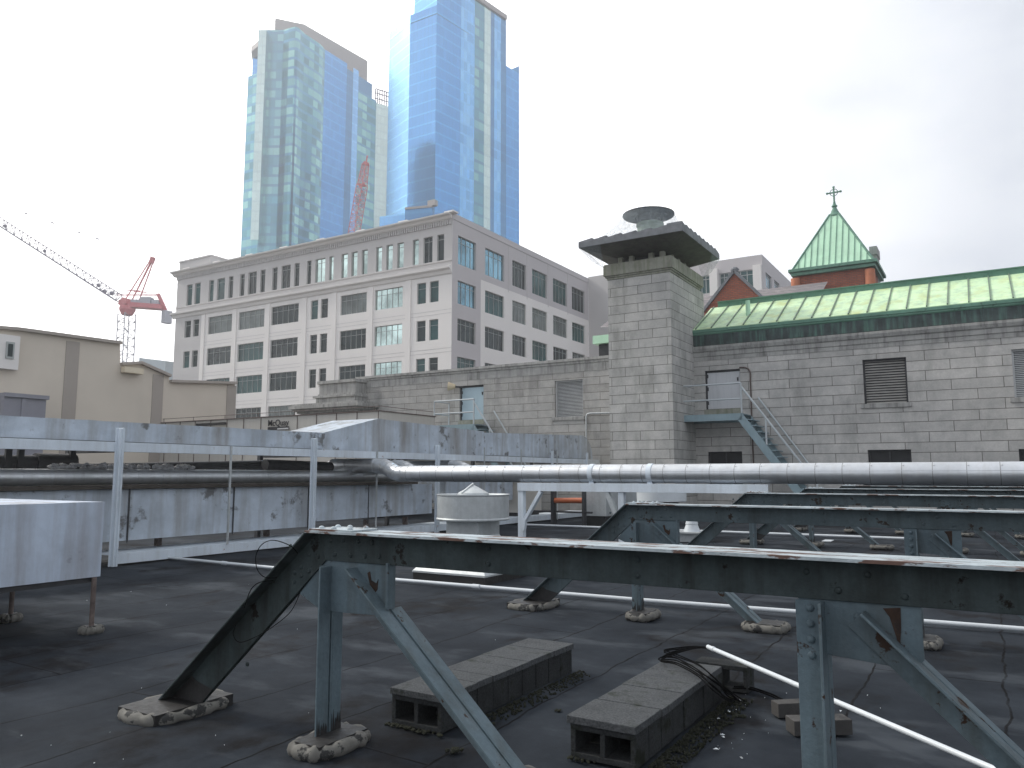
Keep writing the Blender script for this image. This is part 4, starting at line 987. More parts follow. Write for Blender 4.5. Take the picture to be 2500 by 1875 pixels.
# ------------------------------------------------------------------ beige stepped building at left
BA = -32.
bl = thing('beige_building', 'beige stucco building with stepped roofline and darker vertical bands at left', 'building', (BA, 22, -20))
def Q(px, py): p = P(px, py, a=BA); return (p.y, p.z)
top = [Q(-140, 793), Q(47, 808), Q(293, 841), Q(294, 892), Q(341, 889), Q(413, 921), Q(414, 934), Q(574, 938)]
poly = [(top[0][0], -21)]+top+[(top[-1][0], -21)]
mb = MB(); mb.prism(poly, 'a', BA, BA-9); part('wall', mb, M['beige'], bl)
for xs in [((160, 830), (193, 830), (183, 1045), (150, 1045)), ((371, 905), (397, 915), (395, 1050), (369, 1050)), ((553, 939), (574, 939), (574, 1050), (551, 1050))]:
    q = [Q(*p) for p in xs]; b0 = (q[0][0]+q[3][0])/2; b1 = (q[1][0]+q[2][0])/2; zt_ = min(q[0][1], q[1][1])-.02
    mb = MB(); mb.box(BA+.003, BA+.03, b0, b1, -21, zt_); part('dark_band', mb, M['beigedark'], bl)
mb = MB()
for p, q in zip(top[:-1], top[1:]):
    if q[0]-p[0] > .3: mb.bar((BA+.04, p[0], p[1]+.06), (BA+.04, q[0], q[1]+.06), .3, .12)
part('roof_edge', mb, M['beigedark'], bl)
wq = [Q(-60, 820), Q(42, 823), Q(42, 905), Q(-60, 900)]
mb = MB(); mb.box(BA+.003, BA+.25, wq[0][0], wq[1][0], wq[2][1], wq[1][1]); part('white_bay', mb, M['offwhite'], bl)
q0, q1 = Q(7, 835), Q(24, 878); mb = MB(); mb.box(BA+.255, BA+.30, q0[0], q1[0], q1[1], q0[1]); w_ = part('window', mb, M['frame'], bl)
mb = MB(); mb.box(BA+.302, BA+.31, q0[0]+.06, q1[0]-.06, q1[1]+.08, q0[1]-.08); part('pane', mb, M['glassdark'], w_)
q0, q1 = Q(294, 896), Q(339, 915); mb = MB(); mb.box(BA+.05, BA+.35, q0[0], q1[0], q1[1], q0[1]); part('sunlit_return', mb, M['cream'], bl)  # parapet face in the sun, its brightness held in the colour
q0, q1 = Q(-30, 972), Q(70, 1020); mb = MB(); mb.box(BA+.3, BA+1.2, q0[0], q1[0], -2, q0[1]); mb.box(BA+.3, BA+1.3, q0[0], q1[0]+.06, q0[1]+.002, q0[1]+.15)
mb.box(BA+1.2, BA+1.25, q1[0]-.9, q1[0]-.75, -2, q0[1]-.02)
solo('penthouse_box', mb, mat('lilac_grey_panel', (.27,.27,.31), .6, var=.05), 'lilac-grey metal box in front of the beige building at left edge', 'rooftop box')
pb_ = P(380, 905, Y=120)
mb = MB(); mb.prism([(P(300, 868, Y=120).x, P(300, 868, Y=120).z), (P(425, 884, Y=120).x, P(425, 884, Y=120).z), (P(425, 884, Y=120).x, -21), (P(300, 868, Y=120).x, -21)], 'b', pb_.y, pb_.y+20)
solo('pale_building', mb, mat('pale_blue_cladding', (.42,.48,.52), .7, var=.05, scale=.1), 'pale blue-grey building showing between the crane mast and the office', 'building')

# ------------------------------------------------------------------ office building
oc = P(1105, 525, Y=78.); OA, OB, OZ = oc.x, oc.y, oc.z
of = thing('office_building', 'six storey white and grey office building with rows of dark windows', 'building', (OA, OB, -22))
c3 = lambda x, y: (400+.4973*x, 500+.4973*y)
def ua(x, y): return P(*c3(x, y), b=OB).x
def ub(x, y): return P(*c3(x, y), a=OA).y
def zz(x, y): return P(*c3(x, y), b=OB).z
rows = [(zz(1340,150), zz(1340,278)), (zz(1340,372), zz(1340,475)), (zz(1340,560), zz(1340,662)), (zz(1340,748), zz(1340,850)), (zz(1340,936), zz(1340,1038))]
holesL = []; kinds = []
def yrow1(x): return 180+(1300-x)*.203
def yrow2(x): return 390+(1340-x)*.165
for (x0, x1) in [(113,140),(152,180),(222,245),(262,300),(318,341),(374,397),(415,456),(474,498),(533,558),(578,622),(641,666),(703,724),(744,793),(812,834),(872,903),(921,951),(972,1001),(1042,1071),(1092,1124),(1146,1178),(1222,1252),(1275,1319),(1342,1376)]:
    holesL.append((ua(x0, yrow1(x0)), ua(x1, yrow1(x1)), rows[0][1], rows[0][0]))
    k = 'pale' if 860 < x0 < 1230 or x0 in (744, 812) else ('dark' if x0 > 300 else 'teal'); kinds.append((1 if x1-x0 < 36 else 2 if x1-x0 > 40 else 1, k, (.82,)))
for ri in range(1, 5):
    for (x0, x1, n) in [(103,133,1),(145,173,1),(218,335,4),(368,494,5),(528,662,5),(722,757,1),(771,806,1),(868,996,5),(1037,1173,5),(1243,1287,1),(1305,1349,1)]:
        holesL.append((ua(x0, yrow2(x0)), ua(x1, yrow2(x1)), rows[ri][1], rows[ri][0]))
        k = 'pale' if x0 == 1037 else random.choice(('teal', 'dark', 'dark', 'dark', 'teal', 'blind', 'dark')); kinds.append((n, k, (.72,)))
LEND = ua(66, 400); zroof = OZ; belt = zz(1340, 325)
bay1 = ua(205, 560)
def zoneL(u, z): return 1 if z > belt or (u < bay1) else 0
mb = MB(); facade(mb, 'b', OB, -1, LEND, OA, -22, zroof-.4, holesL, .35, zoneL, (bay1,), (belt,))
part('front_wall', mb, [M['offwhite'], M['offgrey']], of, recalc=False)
holesR = []; rowsR = [(P(*c3(1445,150), a=OA).z, P(*c3(1445,290), a=OA).z)]
for y0, y1 in ((370, 485), (557, 666), (745, 854)): rowsR.append((P(*c3(1445,y0), a=OA).z, P(*c3(1445,y1), a=OA).z))
kr = []
for ri, (zt_, zb_) in enumerate(rowsR):
    for ci, (x0, x1) in enumerate([(1445,1533),(1578,1671),(1711,1778),(1808,1880),(1910,1978),(2003,2065)]):
        f = lambda x: 160+(x-1443)*.445
        holesR.append((ub(x0, f(x0)), ub(x1, f(x1)), zb_, zt_)); kr.append('blue' if (ri == 0 and ci < 2) or (ri == 1 and ci == 0) else random.choice(('teal', 'dark', 'dark', 'dark', 'blind')))
bend = ub(2083, 370); bz = ub(1556, 400)
bz2 = P(*c3(1577, 375), a=OA).z
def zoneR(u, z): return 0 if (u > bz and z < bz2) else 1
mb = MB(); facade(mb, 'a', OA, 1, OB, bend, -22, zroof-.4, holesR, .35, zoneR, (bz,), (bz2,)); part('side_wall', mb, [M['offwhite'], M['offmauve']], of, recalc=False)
gm_ = {'dark': M['glassdark'], 'teal': M['glassteal'], 'pale': M['glasspale'], 'blind': M['glassblind'], 'blue': M['glassblue']}
for h, (n, k, sp) in zip(holesL, kinds): window(of, 'b', OB, -1, h, .35, n, sp, M['frame'], gm_[k], .045)
for h, k in zip(holesR, kr): window(of, 'a', OA, 1, h, .35, 4, (.78,), M['frame'], gm_[k], .045)
# body / roof
mb = MB(); mb.box(LEND+.01, OA-.4, OB+.4, bend, -22, zroof-.5); part('core', mb, M['offgrey'], of)
mb = MB(); prof = [(OB+.5, zroof-.42), (OB-.05, zroof-.42), (OB-.25, zroof-.30), (OB-.35, zroof-.10), (OB-.75, zroof-.02), (OB-.8, zroof+.12), (OB+.5, zroof+.14)]
mb.prism([(q[0], q[1]) for q in prof], 'a', LEND-.7, OA-.0)
part('roof_cornice', mb, M['offwhite'], of)
mb = MB()
for k in range(150):
    x = LEND+(OA-LEND)*k/150; mb.box(x, x+.16, OB-.16, OB-.01, zroof-.95, zroof-.43)
part('dentil_course', mb, M['offgrey'], of)
mb = MB(); mb.prism([(OB-.002, belt-.5), (OB-.12, belt-.45), (OB-.25, belt-.15), (OB-.55, belt+.0), (OB-.58, belt+.22), (OB-.002, belt+.35)], 'a', LEND-.5, OA); part('belt_cornice', mb, M['offwhite'], of)
mb = MB(); mb.box(OA-.6, OA+.06, OB-.06, bend, zroof-.4, zroof+.25); part('side_parapet', mb, M['offmauve'], of)
for k in range(8):
    u = LEND+(OA-LEND)*(.04+k*.135); mb = MB(); mb.box(u, u+1.2, OB-.6, OB+.3, zroof+.14, zroof+.32); part('parapet_block', mb, M['offwhite'], of)
# pilasters between bays (slightly proud) and window sills
mb = MB()
for x in (195, 350, 512, 692, 838, 1017, 1202): 
    u = ua(x, yrow2(x)); mb.box(u-.35, u+.35, OB-.09, OB-.002, -22, belt-.55)
part('pilasters', mb, M['offwhite'], of)
mb = MB()
ho = {}
part('dentil_band', (lambda m_: (m_.box(LEND, OA, OB-.10, OB-.003, rows[0][1]-.16, rows[0][1]-.005), m_)[1])(MB()), M['offgrey'], of)
mb = MB()
for zj in [rows[0][0]-.55*i for i in range(0, 6)]: mb.box(LEND, OA, OB-.012, OB-.002, zj-.02, zj+.02) if False else None
for ri in range(1, 5):
    for dz in (.45, .85): mb.box(LEND, OA, OB-.014, OB-.002, rows[ri][0]+dz, rows[ri][0]+dz+.04)
part('panel_joints', mb, M['offgrey'], of)
mb = MB()
for x in (1690, 1782, 1885, 1980): u = ub(x, 300); mb.box(OA+.002, OA+.03, u, u+.06, rowsR[0][1]-1, zroof-.41)
part('control_joints', mb, M['offgrey'], of)
q1 = P(515, 625, b=OB+4); q0 = P(439, 643, b=OB+4); q2 = P(567, 641, a=q1.x)
mb = MB(); mb.box(q0.x, q1.x, OB+4, q2.y+4, zroof-1, q1.z); mb.box(q0.x-.1, q1.x+.1, OB+3.9, q2.y+4.1, q1.z+.002, q1.z+.2); part('penthouse', mb, M['offgrey'], of)
mb = MB(); mb.box(OA, P(1495, 700, b=bend).x+2, bend+.01, bend+15, -22, P(1465, 672, b=bend).z); part('rear_wing', mb, M['offgrey'], of)

# ------------------------------------------------------------------ grey building beyond the church
gc = P(1860, 621, Y=110)
gb = thing('grey_building', 'grey office block with teal windows rising behind the red brick gable', 'building', (gc.x, gc.y, -22))
hol = []
for x0, x1 in ((1702, 1733), (1757, 1790), (1792, 1840)):
    zb_, zt_ = P(x0, 720, b=gc.y).z, P(1757, 668, b=gc.y).z; hol.append((P(x0, 690, b=gc.y).x, P(x1, 690, b=gc.y).x, zb_, zt_))
mb = MB(); gl_ = P(1690, 660, b=gc.y).x
facade(mb, 'b', gc.y, -1, gl_-8, gc.x, -22, gc.z, hol, .4); mb.box(gl_-8, gc.x-.5, gc.y+.5, gc.y+30, -22, gc.z-.3)
be = P(1940, 700, a=gc.x).y
hr = [(P(1870, 690, a=gc.x).y, P(1884, 690, a=gc.x).y, P(1870, 700, a=gc.x).z, P(1870, 665, a=gc.x).z), (P(1891, 700, a=gc.x).y, P(1903, 700, a=gc.x).y, P(1891, 712, a=gc.x).z, P(1891, 683, a=gc.x).z)]
facade(mb, 'a', gc.x, 1, gc.y, be+20, -22, gc.z, hr, .4)
part('wall', mb, M['offmauve'], gb, recalc=False)
for h in hol: window(gb, 'b', gc.y, -1, h, .4, 3, (.8,), M['frame'], M['glassteal'], .12)
for h in hr: window(gb, 'a', gc.x, 1, h, .4, 2, (.8,), M['frame'], M['glassblue'], .12)
mb = MB()
for x0, x1, yy in ((1735, 1754, 657), (1841, 1861, 647)): mb.box(P(x0, 690, b=gc.y).x, P(x1, 690, b=gc.y).x, gc.y-.6, gc.y-.002, -22, P(x0, yy, b=gc.y-.6).z)
part('pier', mb, M['offwhite'], gb)

# ------------------------------------------------------------------ church
CB = 56.
a0 = P(1942, 670, b=CB).x; a1 = P(2128, 650, b=CB).x; wdt = a1-a0; ze = P(1942, 664, b=CB).z
cht = thing('church_tower', 'red brick church tower with pale green pyramid spire and cross', 'church tower', (a0, CB, -20))
mb = MB(); mb.box(a0, a1, CB, CB+wdt*.9, -21, ze-.35); part('brick_wall', mb, M['brick'], cht)
mb = MB()
for x in (a0, a1-.12): mb.tube([(x+.0, CB-.05, -5), (x, CB-.05, ze-.5)], .32, 14)
part('corner_shaft', mb, M['bricklight'], cht, smooth=True)
mb = MB(); mb.box(a0-.25, a1+.25, CB-.3, CB+wdt*.9+.3, ze-.35, ze-.12); mb.box(a0-.4, a1+.4, CB-.45, CB+wdt*.9+.45, ze-.1, ze+.12); part('gutter', mb, M['copperridge'], cht, bevel=.02)
ax, ay = (a0+a1)/2, CB+wdt*.45; zt_ = P(2040, 525, b=ay).z; hw = wdt/2+.15; hd = wdt*.45+.2
mb = MB(); bs = [(ax-hw, ay-hd, ze+.12), (ax+hw, ay-hd, ze+.12), (ax+hw, ay+hd, ze+.12), (ax-hw, ay+hd, ze+.12)]; tw = .3
tp = [(ax-tw, ay-tw, zt_), (ax+tw, ay-tw, zt_), (ax+tw, ay+tw, zt_), (ax-tw, ay+tw, zt_)]
for k in range(4): mb.face([bs[k], bs[(k+1) % 4], tp[(k+1) % 4], tp[k]])
sp_ = part('spire', mb, M['copperlight'], cht)
mb = MB(); n = 13
for k in range(1, n):
    x = ax-hw+2*hw*k/n; f = 1-max(0, abs(x-ax)-tw)/(hw-tw) if abs(x-ax) > tw else 1
    mb.bar((x, ay-hd-.02, ze+.14), (x, (ay-hd)+(hd-tw)*f-.02, ze+.12+(zt_-ze-.12)*f), .035, .05, (0,-1,.5))
for k in range(2): mb.bar(Vector(bs[k]), Vector(tp[k]), .12, .12)
part('standing_seam', mb, M['copperridge'], sp_)
mb = MB(); mb.prism([(ax-.3, zt_-.1), (ax+.3, zt_-.1), (ax+.1, zt_+.5), (ax-.1, zt_+.5)], 'b', ay-.1, ay+.1)
mb.lathe([(.42, -.15), (.42, -.02), (.36, .03), (.13, .55), (.13, .58), (.2, .62), (.2, .70), (.12, .75), (.05, 1.1), (.04, 1.2)], (ax, ay, zt_), 12)
zc_ = P(2036, 470, b=ay).z; mb.tube([(ax, ay, zt_+.9), (ax, ay, P(2036, 457, b=ay).z)], .06, 8); hh = .46
mb.tube([(ax-hh, ay, zc_), (ax+hh, ay, zc_)], .06, 8)
for x, z in ((ax-hh, zc_), (ax+hh, zc_), (ax, P(2036, 457, b=ay).z)): mb.blob((x, ay, z), .09, .07, .09, jit=.1)
pts = [(ax+.26*math.cos(t*math.pi/8), ay, zc_+.26*math.sin(t*math.pi/8)) for t in range(17)]; mb.tube(pts, .025, 6)
part('cross_finial', mb, M['copperridge'], cht, smooth=True)
cx0, cx1 = P(2124, 640, b=CB+3.2).x, P(2143, 640, b=CB+3.2).x
mb = MB(); zc0 = P(2124, 603, b=CB+3.2).z; mb.box(cx0+.15, cx1-.05, CB+3.2, CB+4.8, 5, zc0-.6); mb.box(cx0, cx1, CB+3.1, CB+4.9, zc0-.6, zc0); part('chimney', mb, M['trim'], cht)
# gable and slate nave
GB = 50.
gp = P(1793, 666, b=GB); gL = P(1712, 760, b=GB); gR = P(1868, 740, b=GB)
nv = thing('church_nave', 'grey slate church roof with a pointed red brick gable', 'church', (gp.x, GB, -20))
hwid = (gR.x-gL.x)/2*1.0; zb_ = gL.z; cxg = gp.x
mb = MB(); mb.prism([(cxg-hwid, -20), (cxg+hwid, -20), (cxg+hwid, zb_), (cxg, gp.z), (cxg-hwid, zb_)], 'b', GB, GB+.5); part('gable_wall', mb, M['brick'], nv)
mb = MB()
for s in (-1, 1): mb.bar((cxg+s*(hwid+.1), GB+.2, zb_-.05), (cxg, GB+.2, gp.z+.1), .7, .18, (0,0,1))
mb.blob((cxg, GB+.1, gp.z+.22), .28, .25, .2, jit=.1); part('gable_coping', mb, M['slab'], nv)
mb = MB(); rl_ = P(1700, 712, b=54).x; zr = P(1900, 698, b=55).z
mb.face([(rl_-6, GB+.3, gL.z-.3), (P(1945, 720, b=GB).x+1, GB+.3, gL.z-.3), (P(1945, 720, b=GB).x+1, 55.5, zr), (rl_-6, 55.5, zr)])
part('slate_roof', mb, M['slate'], nv)

# ------------------------------------------------------------------ glass towers
def tower_face(mb, p0, p1, z0, z1, m=0):
    L_ = (Vector((p1[0], p1[1]))-Vector((p0[0], p0[1]))).length
    mb.face([(p0[0], p0[1], z0), (p1[0], p1[1], z0), (p1[0], p1[1], z1), (p0[0], p0[1], z1)], m, [(0, z0+30), (L_, z0+30), (L_, z1+30), (0, z1+30)])
M['cb1'] = curtain('pale_blue_curtain', (.20,.45,.80), (.30,.58,.88), (.5,.7,.9), litf=.1, big=.03, litk=.15, bandw=.14)
M['cb2'] = curtain('mid_blue_curtain', (.15,.39,.76), (.22,.52,.84), (.3,.5,.8), rough=.07, litf=.15, big=.03, litk=.15, bandw=.14)
M['cb3'] = curtain('blue_curtain', (.09,.30,.62), (.13,.40,.70), (.2,.48,.75), litf=.2, big=.04, litk=.2, bandw=.16)
M['cb4'] = curtain('light_blue_curtain', (.16,.42,.76), (.22,.48,.80), (.35,.6,.8), litf=.3, big=.15, litk=.5, bandw=.2)
M['cg1'] = curtain('green_grey_curtain', (.12,.30,.38), (.10,.24,.36), (.34,.55,.50), pw=2.2, litf=.45, big=.2, litk=.75, bandw=.28)
M['cg2'] = curtain('green_window_curtain', (.09,.27,.33), (.10,.30,.46), (.42,.70,.62), pw=2.6, litf=.7, big=.25, litk=.8, bandw=.30)
M['cdk'] = curtain('dark_recess_curtain', (.07,.21,.40), (.09,.26,.44), (.15,.3,.4), litf=.1, big=.1, litk=.3)
M['cpl'] = curtain('pale_strip_curtain', (.50,.62,.60), (.45,.58,.58), (.6,.7,.65), litf=.2, big=.05, litk=.3)
def pt2(px, Y): p = P(px, HOR-400, Y=Y); return Vector((p.x, p.y))
# --- right tower
tw2 = thing('glass_tower', 'tall blue glass tower cut off by the top of the picture', 'tower', P(1058, 1158, Y=230))
BASE[tw2.name] = Vector((0,0,0)); tw2.location = (0,0,0)
K = pt2(1058, 230)
def along(px, Y0=230., slope=.822, x0=1058):
    X0 = (x0-CX)/F*Y0; u = (px-CX)/F; Y = (X0-slope*Y0)/(u-slope); return pt2(px, Y), Y
E, YE = along(1268)
def leftpt(px): # along -a direction from corner K: solve
    # ray in ab-plane
    p = pt2(px, 230.); t = K.y/p.y if abs(p.y) > 0 else 1; return p*t
k1 = leftpt(990); k0 = pt2(938, (leftpt(938)-Vector((0,0))).length*.985 if False else 246)
z1 = P(1058, 12, Y=230).z; z2 = P(1155, -4, Y=along(1155)[1]).z
mb = MB(); tower_face(mb, k0, k1, -22, P(990, 38, Y=236).z); part('glass_facade', mb, M['cb1'], tw2, recalc=False)
mb = MB(); tower_face(mb, k1, K, -22, z1); part('glass_facade', mb, M['cb2'], tw2, recalc=False)
off = Vector((-2.0, 3.2))
strips = [(1058,1120,'cb3',0), (1120,1155,'cb4',0), (1155,1180,'cg1',0), (1180,1196,'cpl',.0), (1196,1205,'cdk',1), (1205,1222,'cb4',0), (1222,1235,'cdk',1), (1235,1268,'cb3',0)]
e_dir = (E-K).normalized(); e_n = Vector((-e_dir.y, e_dir.x))
for x0, x1, mt, rec in strips:
    p0, p1 = along(x0)[0], along(x1)[0]; zt_ = z2 if x1 <= 1235 else P(1262, 180, Y=YE).z
    if x0 == 1058: zt_ = z2
    mb = MB(); 
    rec = 0
    tower_face(mb, p0, p1, -22, zt_)
    if rec:
        tower_face(mb, p0-e_n*1.0, p0, -22, zt_); tower_face(mb, p1, p1-e_n*1.0, -22, zt_)
    part('glass_facade', mb, M[mt], tw2, recalc=False)
# upper set-back volume
u0 = pt2(953, 252); u1 = K+Vector((-.6, 4)); zU = z2+18
mb = MB(); tower_face(mb, u0, pt2(1000, 243), z1-8, zU); part('upper_facade', mb, M['cb1'], tw2, recalc=False)
mb = MB(); tower_face(mb, pt2(1000, 243), K+Vector((-.1, 3.0)), z1-8, zU); part('upper_facade', mb, M['cb2'], tw2, recalc=False)
mb = MB(); tower_face(mb, K+Vector((-.1, 3.0)), along(1150)[0]+e_n*.5, z1-8, zU); part('upper_facade', mb, M['cb3'], tw2, recalc=False)
mb = MB(); pbk = [k0, k1, K, K+e_dir*15, K+e_dir*15+Vector((-25, 6)), k0+Vector((-2, 22))]
mb.prism([tuple(q+(Vector((ax_-0, 0))*0)) for q, ax_ in zip(pbk, range(6))], 'z', z1-3.0, z1-2.8); part('terrace', mb, M['concrete'], tw2)
mb = MB(); mb.prism([tuple(q) for q in (E, E+Vector((-28, 10)), k0+Vector((2, 25)), k0+Vector((.5, .5)), k0+Vector((3, 4)), K+Vector((-6, 8)), E+Vector((-8, 1)))], 'z', -22, z1-3.1); part('back_volume', mb, M['cdk'], tw2)
mb = MB(); q0, q1 = along(1150)[0], along(1234)[0]
mb.bar((q0.x, q0.y, z2+.6), (q1.x, q1.y, z2+.6), 1.2, 1.6); part('coping', mb, M['tan'], tw2)
# low annex in front at base left
pa0, pa1, pa2 = pt2(922, 215), pt2(985, 212), pt2(1052, 210)
za = P(985, 512, Y=212).z; mb = MB(); tower_face(mb, pa0, pa1, -22, za-1); tower_face(mb, pa1, pa2, -22, za, 1); tower_face(mb, pa2, K, -22, za, 1)
part('annex', mb, [M['cb1'], M['cdk']], tw2, recalc=False)
mb = MB(); mb.bar((pa1.x, pa1.y, za+.3), (pa2.x, pa2.y, za+.3), .5, .6); mb.bar((pa2.x-1.5, pa2.y+.5, za+1.3), (pa2.x+1, pa2.y+.5, za+1.3), 1.5, 1.6); part('annex_coping', mb, M['tan'], tw2)
# --- left tower
tw1 = thing('glass_tower', 'green-blue glass tower with a tan crown, left of the bluer tower', 'tower', (0,0,0))
K1 = pt2(720, 270); L1 = pt2(622, 266)
def alongb(px): p = pt2(px, 270.); t = K1.x/p.x; return p*t
zt1 = P(720, 88, Y=270).z
mb = MB(); tower_face(mb, L1, pt2(668, 266), -22, zt1); part('glass_facade', mb, M['cg1'], tw1, recalc=False)
# curved bay
mb = MB(); n = 7; prev = pt2(668, 266)
pe = alongb(775)
ctrl = [prev, pt2(700, 264), K1+Vector((1.5, -1.0)), K1.lerp(pe, .6)+Vector((1.2, 0)), pe]
cv = [Vector((q.x, q.y)) for q in spl([Vector((c.x, c.y, 0)) for c in ctrl], 4)]; acc = 0
for q0, q1 in zip(cv, cv[1:]):
    l_ = (q1-q0).length; mb.face([(q0.x,q0.y,-22), (q1.x,q1.y,-22), (q1.x,q1.y,zt1), (q0.x,q0.y,zt1)], 0, [(acc,8),(acc+l_,8),(acc+l_,zt1+30),(acc,zt1+30)]); acc += l_
part('curved_facade', mb, M['cg2'], tw1, recalc=False)
for x0, x1, mt, dz in [(775,800,'cb3',0), (800,832,'cb3',0), (832,848,'cdk',-3), (848,862,'cb1',0), (862,908,'cg2',-8)]:
    p0, p1 = alongb(x0), alongb(x1); mb = MB(); tower_face(mb, p0, p1, -22, zt1+dz); part('glass_facade', mb, M[mt], tw1, recalc=False)
EE = alongb(908)
mb = MB(); p0, p1 = pt2(604, 262), pt2(624, 262); tower_face(mb, p0, p1, P(610, 585, Y=262).z, P(610, 73, Y=262).z); tower_face(mb, p1, p1+Vector((-2.0, 3.4)), P(610, 585, Y=262).z, P(610, 73, Y=262).z); part('pale_fin', mb, M['cpl'], tw1, recalc=False)
mb = MB(); p0, p1 = pt2(582, 272), pt2(622, 268); tower_face(mb, p0, p1, -22, P(600, 180, Y=270).z); part('glass_facade', mb, M['cg2'], tw1, recalc=False)
mb = MB(); p0, p1 = pt2(592, 276), pt2(618, 274); tower_face(mb, p0, p1, 90, P(600, 125, Y=275).z); part('glass_facade', mb, M['cb3'], tw1, recalc=False)
mb = MB(); zq = P(600, 107, Y=270).z; mb.prism([tuple(pt2(587, 272)), tuple(pt2(622, 264)), tuple(pt2(628, 280)), tuple(pt2(596, 285))], 'z', zq-2, zq); part('roof_canopy', mb, M['tan'], tw1)
cr0, cr1, cr2, cr3 = pt2(645, 272), pt2(720, 276), alongb(893)+Vector((-2, 0)), alongb(893)+Vector((-20, 4))
mb = MB(); zc1 = P(720, 52, Y=274).z; mb.prism([tuple(cr0), tuple(cr1), tuple(cr2), tuple(cr3), tuple(cr0+Vector((-6, 20)))], 'z', zt1-2, zc1); part('crown', mb, M['tan'], tw1)
mb = MB(); mb.prism([tuple(q) for q in (L1+Vector((.3,.5)), K1+Vector((-2, 2)), EE+Vector((-2,-.5)), EE+Vector((-25, 3)), L1+Vector((-8, 18)))], 'z', -22, zt1-.5); part('back_volume', mb, M['cdk'], tw1)
# --- pale tower between them
tp3 = thing('pale_tower', 'pale grey tower with scaffolding on top glimpsed between the two glass towers', 'tower', (0,0,0))
p0, p1 = pt2(905, 330), pt2(950, 335); z3 = P(915, 250, Y=330).z
mb = MB(); tower_face(mb, p0, p1, -22, z3); mb.prism([tuple(p0+Vector((0,.5))), tuple(p1+Vector((0,.5))), tuple(p1+Vector((-5, 20))), tuple(p0+Vector((-8, 20)))], 'z', -22, z3); part('wall', mb, M['cpl'], tp3, recalc=False)
mb = MB()
for k in range(9):
    q = p0.lerp(p1, k/8); mb.tube([(q.x, q.y, z3), (q.x, q.y, z3+7-abs(k-3)*.3)], .25, 5)
for z in (2, 4.5, 6.5): mb.tube([(p0.x, p0.y, z3+z), (p1.x, p1.y, z3+z)], .25, 5)
part('scaffold', mb, M['cranedark'], tp3)
# dark tower behind the viewer: it is what the blue tower's face mirrors
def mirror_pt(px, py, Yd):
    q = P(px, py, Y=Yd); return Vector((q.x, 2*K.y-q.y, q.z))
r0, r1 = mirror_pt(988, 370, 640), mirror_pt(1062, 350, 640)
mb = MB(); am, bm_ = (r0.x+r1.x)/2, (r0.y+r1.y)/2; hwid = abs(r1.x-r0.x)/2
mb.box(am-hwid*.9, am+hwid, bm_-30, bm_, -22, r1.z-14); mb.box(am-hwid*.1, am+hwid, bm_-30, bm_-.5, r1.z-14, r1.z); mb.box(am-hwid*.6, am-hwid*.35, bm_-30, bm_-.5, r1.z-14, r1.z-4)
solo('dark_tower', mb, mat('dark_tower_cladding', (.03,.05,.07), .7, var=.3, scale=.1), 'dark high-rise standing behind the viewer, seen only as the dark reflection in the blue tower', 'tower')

# ------------------------------------------------------------------ cranes
def lattice(mb, p0, p1, w, n, r=.12, tri=False, up=(0,0,1), taper=1.):
    p0 = Vector(p0); p1 = Vector(p1); d = (p1-p0).normalized(); u = Vector(up)
    if abs(d.dot(u)) > .95: u = Vector((0,1,0))
    x = d.cross(u).normalized(); y = x.cross(d).normalized()
    offs = [(-1,-1), (1,-1), (1,1), (-1,1)] if not tri else [(-1,-1), (1,-1), (0,1)]
    m_ = len(offs)
    def pt(k, i): t = k/n; s = w/2*(1+(taper-1)*t); return p0.lerp(p1, t)+x*offs[i][0]*s+y*offs[i][1]*s
    for i in range(m_): mb.tube([pt(0, i), pt(n, i)], r, 5)
    for k in range(n):
        for i in range(m_):
            j = (i+1) % m_; a, b = (i, j) if k % 2 else (j, i)
            mb.tube([pt(k, a), pt(k+1, b)], r*.6, 4, caps=False); mb.tube([pt(k, i), pt(k, j)], r*.55, 4, caps=False)
YC = 150.
G = lambda x, y, dy=0: P(x, y, Y=YC+dy)
cr_ = thing('tower_crane', 'red and white tower crane with long raised jib at far left', 'crane', P(308, 1158, Y=YC))
mb = MB(); lattice(mb, (lambda p: (p.x, p.y, -22))(G(308, 900)), G(310, 766), 2.3, 34, .10); part('mast', mb, M['cranewhite'], cr_)
mb = MB(); c = G(311, 757); mb.lathe([(1.0,-1.0), (1.5,0), (1.5,.5), (1.1,1.0), (0,1.0)], c, 16); mb.box(c.x-1.2, c.x+1.2, c.y-1.2, c.y+1.2, c.z+1.0, c.z+2.0); part('slewing_ring', mb, M['red'], cr_)
mb = MB(); p0, p1 = G(300, 744), G(398, 751); mb.bar(p0, p1, 2.2, .9); mb.bar(G(298, 735), G(308, 742), 1.5, 1.6); part('counter_jib', mb, M['red'], cr_)
mb = MB(); 
for x0, x1, y0, y1 in ((322, 345, 733, 745), (345, 372, 727, 743), (374, 390, 734, 745)): q0, q1 = G(x0, y1), G(x1, y0); mb.bar((q0+Vector((0,0,(q1.z-q0.z)/2))), Vector((q1.x, q1.y, (q0.z+q1.z)/2)), 1.6, q1.z-q0.z)
part('machinery_house', mb, M['cranewhite'], cr_)
mb = MB()
for s in (-.7, .7):
    o = Vector((0, s, 0)); mb.tube([G(309, 741)+o, G(370, 635)+o*.3], .13, 5); mb.tube([G(331, 734)+o, G(374, 632)+o*.3], .13, 5); mb.tube([G(318, 710)+o, G(350, 712)+o], .1, 5)
mb.bar(G(369, 642), G(374, 628), .6, .8); part('a_frame', mb, M['red'], cr_)
mb = MB(); lattice(mb, G(293, 729), G(-90, 484), 1.5, 40, .085, True); part('jib', mb, M['cranedark'], cr_)
mb = MB(); mb.tube([G(284, 718), G(388, 718)], .08, 5); mb.tube([G(284, 721), G(388, 721)], .08, 5); mb.bar(G(386, 718), G(404, 757), .5, .6); part('tie_frame', mb, M['red'], cr_)
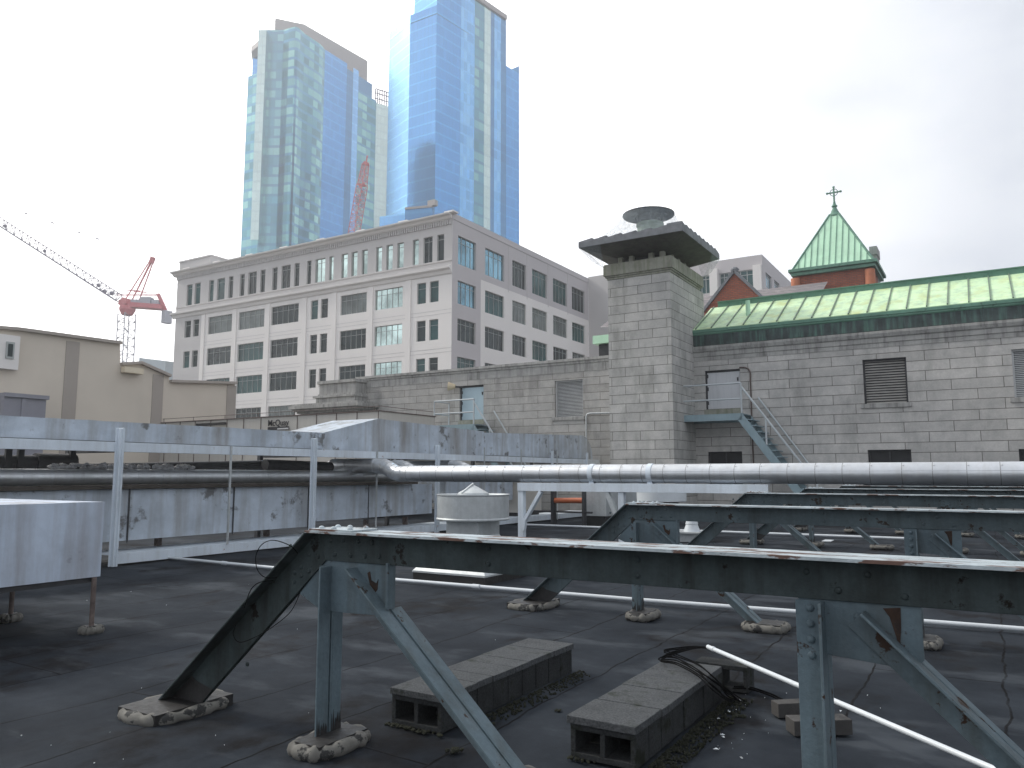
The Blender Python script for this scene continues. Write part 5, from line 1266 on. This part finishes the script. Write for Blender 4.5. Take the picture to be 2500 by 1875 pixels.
mb = MB(); mb.tube([G(373, 628), G(240, 584), G(60, 521), G(-90, 470)], .035, 4)
for x, y in ((63, 521), (128, 544), (193, 567), (238, 583)): p = G(x, y); mb.bar(p+Vector((-.35,0,.1)), p+Vector((.35,0,-.1)), .2, .25)
part('pendant_cable', mb, M['cranedark'], cr_)
for x, y, r in ((12, 552, .5), (109, 613, .45), (241, 697, .5), (255, 712, .6), (273, 716, .6)):
    mb = MB(); mb.blob(G(x, y), r*.8, r*.8, r*.7, jit=.1); part('lamp', mb, M['cranedark'], cr_)
mb = MB(); q0, q1 = G(398, 760), G(416, 790); c = (q0+q1)/2; mb.bar(c+Vector((0,0,1.3)), c-Vector((0,0,1.2)), 1.1, 1.6, (0,1,0)); part('counterweight', mb, M['cranewhite'], cr_)
cr2_ = thing('crane_jib', 'upright red lattice crane jib in front of the left glass tower', 'crane', P(860, 1158, Y=180))
Y2 = 180; mb = MB(); lattice(mb, P(852, 640, Y=Y2), P(884, 452, Y=Y2), 1.9, 18, .10); lattice(mb, P(884, 452, Y=Y2), P(893, 400, Y=Y2), 1.6, 5, .12, taper=.7)
mb.bar(P(893, 402, Y=Y2), P(897, 380, Y=Y2), .3, .3); mb.bar(P(876, 452, Y=Y2), P(892, 452, Y=Y2), 1.0, .5); mb.bar(P(888, 398, Y=Y2), P(900, 402, Y=Y2), 1, .7)
part('lattice_boom', mb, M['red'], cr2_)

# ------------------------------------------------------------------ haze
mh = bpy.data.materials.new('haze'); mh.use_nodes = True; t = mh.node_tree; t.nodes.clear()
o_ = t.nodes.new('ShaderNodeOutputMaterial'); v_ = t.nodes.new('ShaderNodeVolumePrincipled')
v_.inputs['Color'].default_value = (.93, .96, 1, 1); v_.inputs['Density'].default_value = .0011; v_.inputs['Anisotropy'].default_value = .5
t.links.new(v_.outputs[0], o_.inputs['Volume'])
mb = MB(); mb.box(-460, 160, -60, 430, -23, 215)
hz = solo('haze', mb, mh, 'thin bright haze veiling the far towers', None, kind='stuff')
